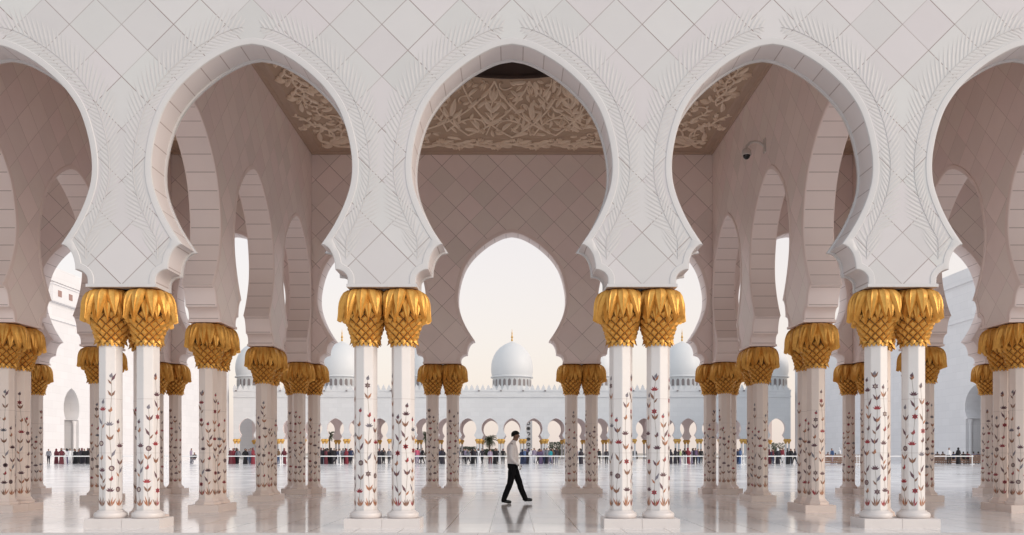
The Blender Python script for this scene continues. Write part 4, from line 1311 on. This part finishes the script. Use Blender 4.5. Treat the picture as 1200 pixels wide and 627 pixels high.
def assign(me, fn):
    for p in me.polygons:
        p.material_index = fn(p.center)
def figure(stride, seated=False):
    """continuous figure facing +x; slots: skin, top, bottom, hair"""
    s = stride
    if not seated:
        J = {'pelvis': (0, 0, .92, .12, .15), 'chest': (0, 0, 1.25, .12, .17), 'upper': (0, 0, 1.38, .09, .13), 'neck': (.01, 0, 1.47, .055), 'head0': (.03, 0, 1.54, .07), 'head1': (.035, 0, 1.62, .09, .08), 'head2': (.02, 0, 1.69, .07)}
        E = [('pelvis', 'chest'), ('chest', 'upper'), ('upper', 'neck'), ('neck', 'head0'), ('head0', 'head1'), ('head1', 'head2')]
        for k, g in (('r', -1), ('l', 1)):
            d = s * g
            J.update({'sh' + k: (-.01, g * .18, 1.38, .065), 'el' + k: (-.03 - d * .25, g * .24, 1.10, .05), 'ha' + k: (.06 - d * .35, g * .23, .86, .038),
                      'hip' + k: (d * .05, g * .09, .86, .11), 'kn' + k: (.03 + d * .35, g * .10, .48, .075), 'an' + k: (d * .62 - .03, g * .10, .09, .05), 'to' + k: (d * .62 + .14, g * .10, .035, .035)})
            E += [('upper', 'sh' + k), ('sh' + k, 'el' + k), ('el' + k, 'ha' + k), ('pelvis', 'hip' + k), ('hip' + k, 'kn' + k), ('kn' + k, 'an' + k), ('an' + k, 'to' + k)]
        me = skin_mesh('figure', J, E, 1, 'pelvis')
        def fn(c):
            if c.z > 1.60 or (c.z > 1.50 and c.x < .0): return 3
            if c.z > 1.455: return 0
            if abs(c.y) > .17 and c.z < .93 and c.z > .78: return 0
            if c.z < .93: return 2
            return 1
    else:
        J = {'pelvis': (0, 0, .52, .13, .16), 'chest': (-.03, 0, .84, .12, .17), 'upper': (-.02, 0, .98, .09, .13), 'neck': (.0, 0, 1.07, .055), 'head0': (.03, 0, 1.13, .07), 'head1': (.035, 0, 1.21, .09, .08), 'head2': (.02, 0, 1.28, .07)}
        E = [('pelvis', 'chest'), ('chest', 'upper'), ('upper', 'neck'), ('neck', 'head0'), ('head0', 'head1'), ('head1', 'head2')]
        for k, g in (('r', -1), ('l', 1)):
            J.update({'sh' + k: (-.01, g * .18, .98, .065), 'el' + k: (.03, g * .24, .72, .05), 'ha' + k: (.28, g * .14, .60, .038),
                      'hip' + k: (.08, g * .10, .53, .11), 'kn' + k: (.46, g * .11, .50, .075), 'an' + k: (.46, g * .11, .09, .05), 'to' + k: (.62, g * .11, .035, .035)})
            E += [('upper', 'sh' + k), ('sh' + k, 'el' + k), ('el' + k, 'ha' + k), ('pelvis', 'hip' + k), ('hip' + k, 'kn' + k), ('kn' + k, 'an' + k), ('an' + k, 'to' + k)]
        me = skin_mesh('figure', J, E, 1, 'pelvis')
        def fn(c):
            if c.z > 1.20 or (c.z > 1.1 and c.x < .0): return 3
            if c.z > 1.055: return 0
            if c.x > .22 and c.z > .56 : return 0
            if c.z < .60: return 2
            return 1
    assign(me, fn)
    return me
def robe_figure(head):
    """long robe and head cover, one lathe surface with two sleeves"""
    b = MB()
    prof = [(.02, .01), (.25, .012), (.235, .25), (.20, .6), (.175, .95), (.175, 1.1), (.195, 1.28), (.18, 1.36), (.13, 1.43), (.085, 1.47), (.10, 1.52), (.115, 1.58), (.105, 1.65), (.06, 1.70), (.01, 1.715)]
    b.lathe(prof, 14, 1, sx=.85)
    for f in range(len(b.f)):
        zc = sum(b.v[i][2] for i in b.f[f]) / len(b.f[f]); xc = sum(b.v[i][0] for i in b.f[f]) / len(b.f[f])
        b.m[f] = 1 if zc < 1.42 else (0 if xc > .045 and 1.5 < zc < 1.64 else 3)
    for g in (-1, 1):
        b.tube([(0, g * .17, 1.36), (.0, g * .27, 1.1), (.13, g * .20, .95)], [.075, .075, .065], 7, 1)
        b.tube([(.13, g * .20, .95), (.20, g * .17, .91)], [.035, .025], 6, 0)
    return b.mesh('robe_figure', 60)
def child_scale(me, k):
    c = me.copy(); c.transform(Matrix.Scale(k, 4)); return c
FIG = {'stand': figure(.06), 'walk': figure(.42), 'sit': figure(0, True), 'robe': robe_figure(0)}
for me in FIG.values():
    for k in range(4): me.materials.append(FACE)
prng = random.Random(77)
used = {}
def person(px, kind, top, bottom, hair, where, y=None, rz=None, sc=None):
    y = y if y is not None else prng.uniform(96.2, 98.6)
    o = bpy.data.objects.new('person', FIG[kind]); COL.objects.link(o)
    o.location = (wx(px, y), y, 0)
    o.rotation_euler = (0, 0, rz if rz is not None else prng.choice((0, PI, PI / 2, -PI / 2, -PI / 2)) + prng.uniform(-.5, .5))
    s = sc if sc else prng.uniform(.92, 1.04); o.scale = (s * 1.05, s * 1.05, s)
    for i, m in enumerate((FACE, CLOTH[top], CLOTH[bottom], CLOTH[hair] if hair in CLOTH else HAIR)):
        o.material_slots[i].link = 'OBJECT'; o.material_slots[i].material = m
    if kind == 'robe':
        lab = '%s-robed person' % top + ('' if hair == top else ' in %s headscarf' % hair)
    else:
        lab = '%s person in %s top, %s trousers' % ({'stand': 'standing', 'walk': 'striding', 'sit': 'seated'}[kind], top, bottom)
    key = (lab, where); used.setdefault(key, []).append((px, o))
# (gap description, [(px, kind, top, bottom, hair)...])
CROWD = [
 ('left of the left portal', [(57, 'stand', 'grey', 'dark', 'h'), (66, 'robe', 'maroon', 'black', 'maroon'), (75, 'robe', 'white', 'white', 'white'), (82, 'stand', 'white', 'white', 'h')]),
 ('in the huddle by the left portal', [(72, 'robe', 'maroon', 'black', 'black'), (88, 'robe', 'black', 'black', 'black'), (92, 'stand', 'dark', 'black', 'h'), (96, 'robe', 'dark', 'black', 'maroon'), (99, 'stand', 'black', 'dark', 'h'), (103, 'robe', 'black', 'black', 'dark'), (107, 'stand', 'maroon', 'black', 'h')]),
 ('left of the tall left pair', [(228, 'sit', 'dark', 'grey', 'h'), (224, 'stand', 'lilac', 'grey', 'h')]),
 ('between left side-wall pairs', [(270, 'robe', 'maroon', 'black', 'white'), (273.5, 'robe', 'red', 'black', 'maroon'), (277, 'robe', 'black', 'black', 'dark'), (279, 'walk', 'grey', 'dark', 'h'), (287.5, 'robe', 'black', 'black', 'black'), (291.5, 'stand', 'lilac', 'grey', 'h'), (294, 'stand', 'grey', 'jeans', 'h'), (296.5, 'robe', 'red', 'red', 'maroon')]),
 ('left of the far left corner cluster', [(326.5, 'stand', 'brown', 'jeans', 'h'), (333, 'robe', 'maroon', 'red', 'maroon')]),
 ('by the far left corner cluster', [(376, 'robe', 'dark', 'black', 'maroon'), (379, 'stand', 'black', 'black', 'h'), (382, 'robe', 'maroon', 'black', 'black'), (385, 'stand', 'dark', 'black', 'h'), (388, 'robe', 'black', 'black', 'black'), (391.5, 'stand', 'black', 'dark', 'h'), (394.5, 'walk', 'navy', 'black', 'h'), (398, 'stand', 'white', 'black', 'h'), (402, 'stand', 'grey', 'black', 'h'), (406, 'robe', 'red', 'lilac', 'red'), (409, 'stand', 'black', 'black', 'h'), (411.5, 'stand', 'navy', 'dark', 'h')]),
 ('between the two front-left columns', [(444.5, 'robe', 'dark', 'black', 'maroon'), (449.5, 'stand', 'black', 'black', 'h'), (456, 'stand', 'grey', 'dark', 'h')]),
 ('right of the front-left pair', [(486, 'stand', 'teal', 'dark', 'h'), (489, 'stand', 'pink', 'lilac', 'h'), (495, 'walk', 'black', 'black', 'h')]),
 ('between the slim rear-left columns', [(515, 'stand', 'navy', 'dark', 'h'), (519, 'robe', 'dark', 'black', 'dark')]),
 ('just left of the walking man', [(538, 'stand', 'grey', 'dark', 'h'), (545.5, 'stand', 'lilac', 'black', 'h'), (549, 'walk', 'grey', 'dark', 'h'), (554, 'robe', 'black', 'black', 'black'), (557, 'stand', 'dark', 'black', 'h'), (565, 'walk', 'dark', 'black', 'h'), (574.5, 'walk', 'lilac', 'maroon', 'h'), (580, 'robe', 'black', 'black', 'black'), (582.5, 'stand', 'dark', 'black', 'h'), (589.5, 'stand', 'black', 'black', 'maroon')]),
 ('just right of the walking man', [(612, 'robe', 'navy', 'navy', 'dark'), (615, 'stand', 'blue', 'navy', 'h'), (618, 'robe', 'dark', 'black', 'purple'), (622.5, 'robe', 'white', 'white', 'white'), (626, 'stand', 'lilac', 'white', 'h'), (630.5, 'walk', 'purple', 'dark', 'h'), (634, 'robe', 'purple', 'purple', 'maroon'), (637.5, 'walk', 'lilac', 'navy', 'h'), (641, 'walk', 'grey', 'dark', 'h'), (645, 'walk', 'teal', 'lilac', 'h'), (652, 'walk', 'dark', 'grey', 'h')]),
 ('between the slim rear-right columns', [(676, 'stand', 'maroon', 'dark', 'h'), (681, 'robe', 'dark', 'black', 'black')]),
 ('left of the front-right pair', [(701.5, 'walk', 'black', 'black', 'h'), (710.5, 'walk', 'dark', 'black', 'h')]),
 ('right of the front-right pair', [(786, 'robe', 'dark', 'black', 'black'), (797.5, 'stand', 'yellow', 'lilac', 'h'), (802.5, 'stand', 'black', 'black', 'h'), (806, 'robe', 'red', 'pink', 'red'), (813, 'stand', 'dark', 'black', 'h'), (815, 'stand', 'purple', 'black', 'h'), (821.5, 'stand', 'black', 'black', 'h')]),
 ('by the far right corner cluster', [(864, 'stand', 'navy', 'navy', 'h'), (867.5, 'robe', 'blue', 'navy', 'navy')]),
 ('between the right side-wall pairs', [(901.5, 'robe', 'maroon', 'dark', 'maroon'), (906, 'stand', 'maroon', 'navy', 'h'), (911.5, 'robe', 'dark', 'black', 'white'), (917, 'stand', 'red', 'white', 'h'), (923, 'robe', 'black', 'black', 'black'), (926.5, 'stand', 'black', 'black', 'h'), (931.5, 'walk', 'dark', 'black', 'h')]),
 ('right of the tall right pair', [(970, 'sit', 'maroon', 'dark', 'h'), (975, 'stand', 'blue', 'lilac', 'h'), (979, 'sit', 'navy', 'black', 'h'), (983.5, 'robe', 'white', 'black', 'white')]),
]
EXTRA = {3: 4, 5: 7, 9: 5, 10: 7, 13: 5, 15: 5, 1: 4, 0: 2, 6: 1, 7: 1, 11: 1, 14: 2, 8: 1}
for gi, n in EXTRA.items():      # people standing behind the first row
    L = CROWD[gi][1]; x0, x1 = min(p[0] for p in L), max(p[0] for p in L)
    for k in range(n):
        L.append((x0 + (x1 - x0) * (k + .5 + prng.uniform(-.35, .35)) / n, prng.choice(('stand', 'walk', 'stand', 'robe')), prng.choice(('black', 'dark', 'grey', 'white', 'navy', 'maroon', 'lilac', 'brown')), prng.choice(('black', 'dark', 'jeans')), 'h', 100.2))
for where, L in CROWD:
    for (px, kind, top, bot, hair, *yy) in L:
        if kind == 'robe' and hair == 'h': hair = 'black'
        person(px, kind, top, bot, hair, where, y=yy[0] + prng.uniform(-.6, .8) if yy else None)
SIT = [(1098.5, 'dark', 'black'), (1105, 'black', 'dark'), (1117.5, 'navy', 'black'), (1129, 'black', 'black'), (1134, 'maroon', 'dark'), (1141, 'blue', 'navy'), (1146.5, 'navy', 'navy'), (1151.5, 'dark', 'black')]
for px, top, bot in SIT:
    person(px, 'sit', top, bot, 'h', 'on the far right benches', y=97.72, rz=PI / 2 + prng.uniform(-.25, .25), sc=1.05)
person(1112, 'stand', 'white', 'black', 'h', 'before the far right benches', y=96.6, rz=-PI / 2)
person(1123, 'robe', 'black', 'black', 'black', 'before the far right benches', y=96.6)
ORD = ('leftmost', 'second', 'third', 'fourth', 'fifth', 'sixth')
for (lab, where), L in used.items():
    L.sort(key=lambda t: t[0])
    for i, (px, o) in enumerate(L):
        lab = lab.replace(' person in ', ' in ').replace('seated in', 'seated person,') if len((lab + where).split()) > 11 else lab
        extra = '' if len(L) == 1 else (', leftmost of %d' % len(L) if i == 0 else ', rightmost of %d' % len(L) if i == len(L) - 1 else ', %s from left' % ORD[i])
        tag(o, (lab + ' ' + where + extra), 'person', 'visitors in the far courtyard')

# ------------------------------------------------------------------ light
w = bpy.data.worlds.new('World'); scene.world = w; w.use_nodes = True
t = w.node_tree; nn = t.nodes; nn.clear()
def N(typ, **kw):
    x = nn.new(typ)
    for k, v in kw.items(): setattr(x, k, v)
    return x
SUN_EL, SUN_AZ = R(22), R(118)        # azimuth clockwise from +y: right and a little behind the camera
sky = N('ShaderNodeTexSky', sky_type='NISHITA', sun_disc=False, sun_elevation=SUN_EL, sun_rotation=SUN_AZ, air_density=1.2, dust_density=3.0, ozone_density=1.0)
bg1 = N('ShaderNodeBackground'); bg1.inputs[1].default_value = 0.05; t.links.new(sky.outputs[0], bg1.inputs[0])
tc = N('ShaderNodeTexCoord'); sp = N('ShaderNodeSeparateXYZ'); t.links.new(tc.outputs['Generated'], sp.inputs[0])
def ramp(src, stops):
    rp = N('ShaderNodeValToRGB'); t.links.new(src, rp.inputs[0]); cr = rp.color_ramp
    for k, (p, c) in enumerate(stops):
        e = cr.elements[0] if k == 0 else cr.elements[1] if k == len(stops) - 1 else cr.elements.new(p)
        e.position = p; e.color = (*c, 1)
    return rp.outputs[0]
# ahead the haze is pink-white; behind the camera it is a cool pale overcast
ahead = ramp(sp.outputs[2], [(0.0, (.69, .59, .54)), (.10, (.695, .63, .60)), (.24, (.71, .68, .665)), (.5, (.76, .755, .755)), (1.0, (.60, .62, .65))])
behind = ramp(sp.outputs[2], [(0.0, (.56, .59, .615)), (.3, (.60, .63, .65)), (1.0, (.58, .61, .64))])
mr_ = N('ShaderNodeMapRange', interpolation_type='SMOOTHSTEP'); t.links.new(sp.outputs[1], mr_.inputs[0])
mr_.inputs[1].default_value = .35; mr_.inputs[2].default_value = -.45
mx_ = N('ShaderNodeMix', data_type='RGBA'); t.links.new(mr_.outputs[0], mx_.inputs[0]); t.links.new(ahead, mx_.inputs[6]); t.links.new(behind, mx_.inputs[7])
bg2 = N('ShaderNodeBackground'); bg2.inputs[1].default_value = 1.0; t.links.new(mx_.outputs[2], bg2.inputs[0])
ad = N('ShaderNodeAddShader'); t.links.new(bg1.outputs[0], ad.inputs[0]); t.links.new(bg2.outputs[0], ad.inputs[1])
out = N('ShaderNodeOutputWorld'); t.links.new(ad.outputs[0], out.inputs[0])
sun = bpy.data.lights.new('sun', 'SUN'); sun.energy = 1.05; sun.angle = R(30); sun.color = (1.0, .89, .84)
so = bpy.data.objects.new('sun', sun); COL.objects.link(so)
sd = Vector((math.sin(SUN_AZ) * math.cos(SUN_EL), math.cos(SUN_AZ) * math.cos(SUN_EL), math.sin(SUN_EL)))
so.rotation_euler = (-sd).to_track_quat('-Z', 'Y').to_euler(); so.location = sd * 50

# ------------------------------------------------------------------ camera
cd = bpy.data.cameras.new('camera'); cd.sensor_width = 36; cd.lens = 1070 / 1200 * 36
cd.shift_y = (530.8 - 313.5) / 1200; cd.clip_start = .1; cd.clip_end = 8000
co = bpy.data.objects.new('camera', cd); COL.objects.link(co)
co.location = (0.0, 0, EYE); co.rotation_euler = (PI / 2, 0, 0)
scene.camera = co
vs = scene.view_settings
vs.view_transform = 'Standard'; vs.look = 'None'; vs.exposure = 0.2; vs.gamma = 1; vs.use_curve_mapping = False
scene.cycles.max_bounces = 10; scene.cycles.diffuse_bounces = 6; scene.cycles.use_denoising = True
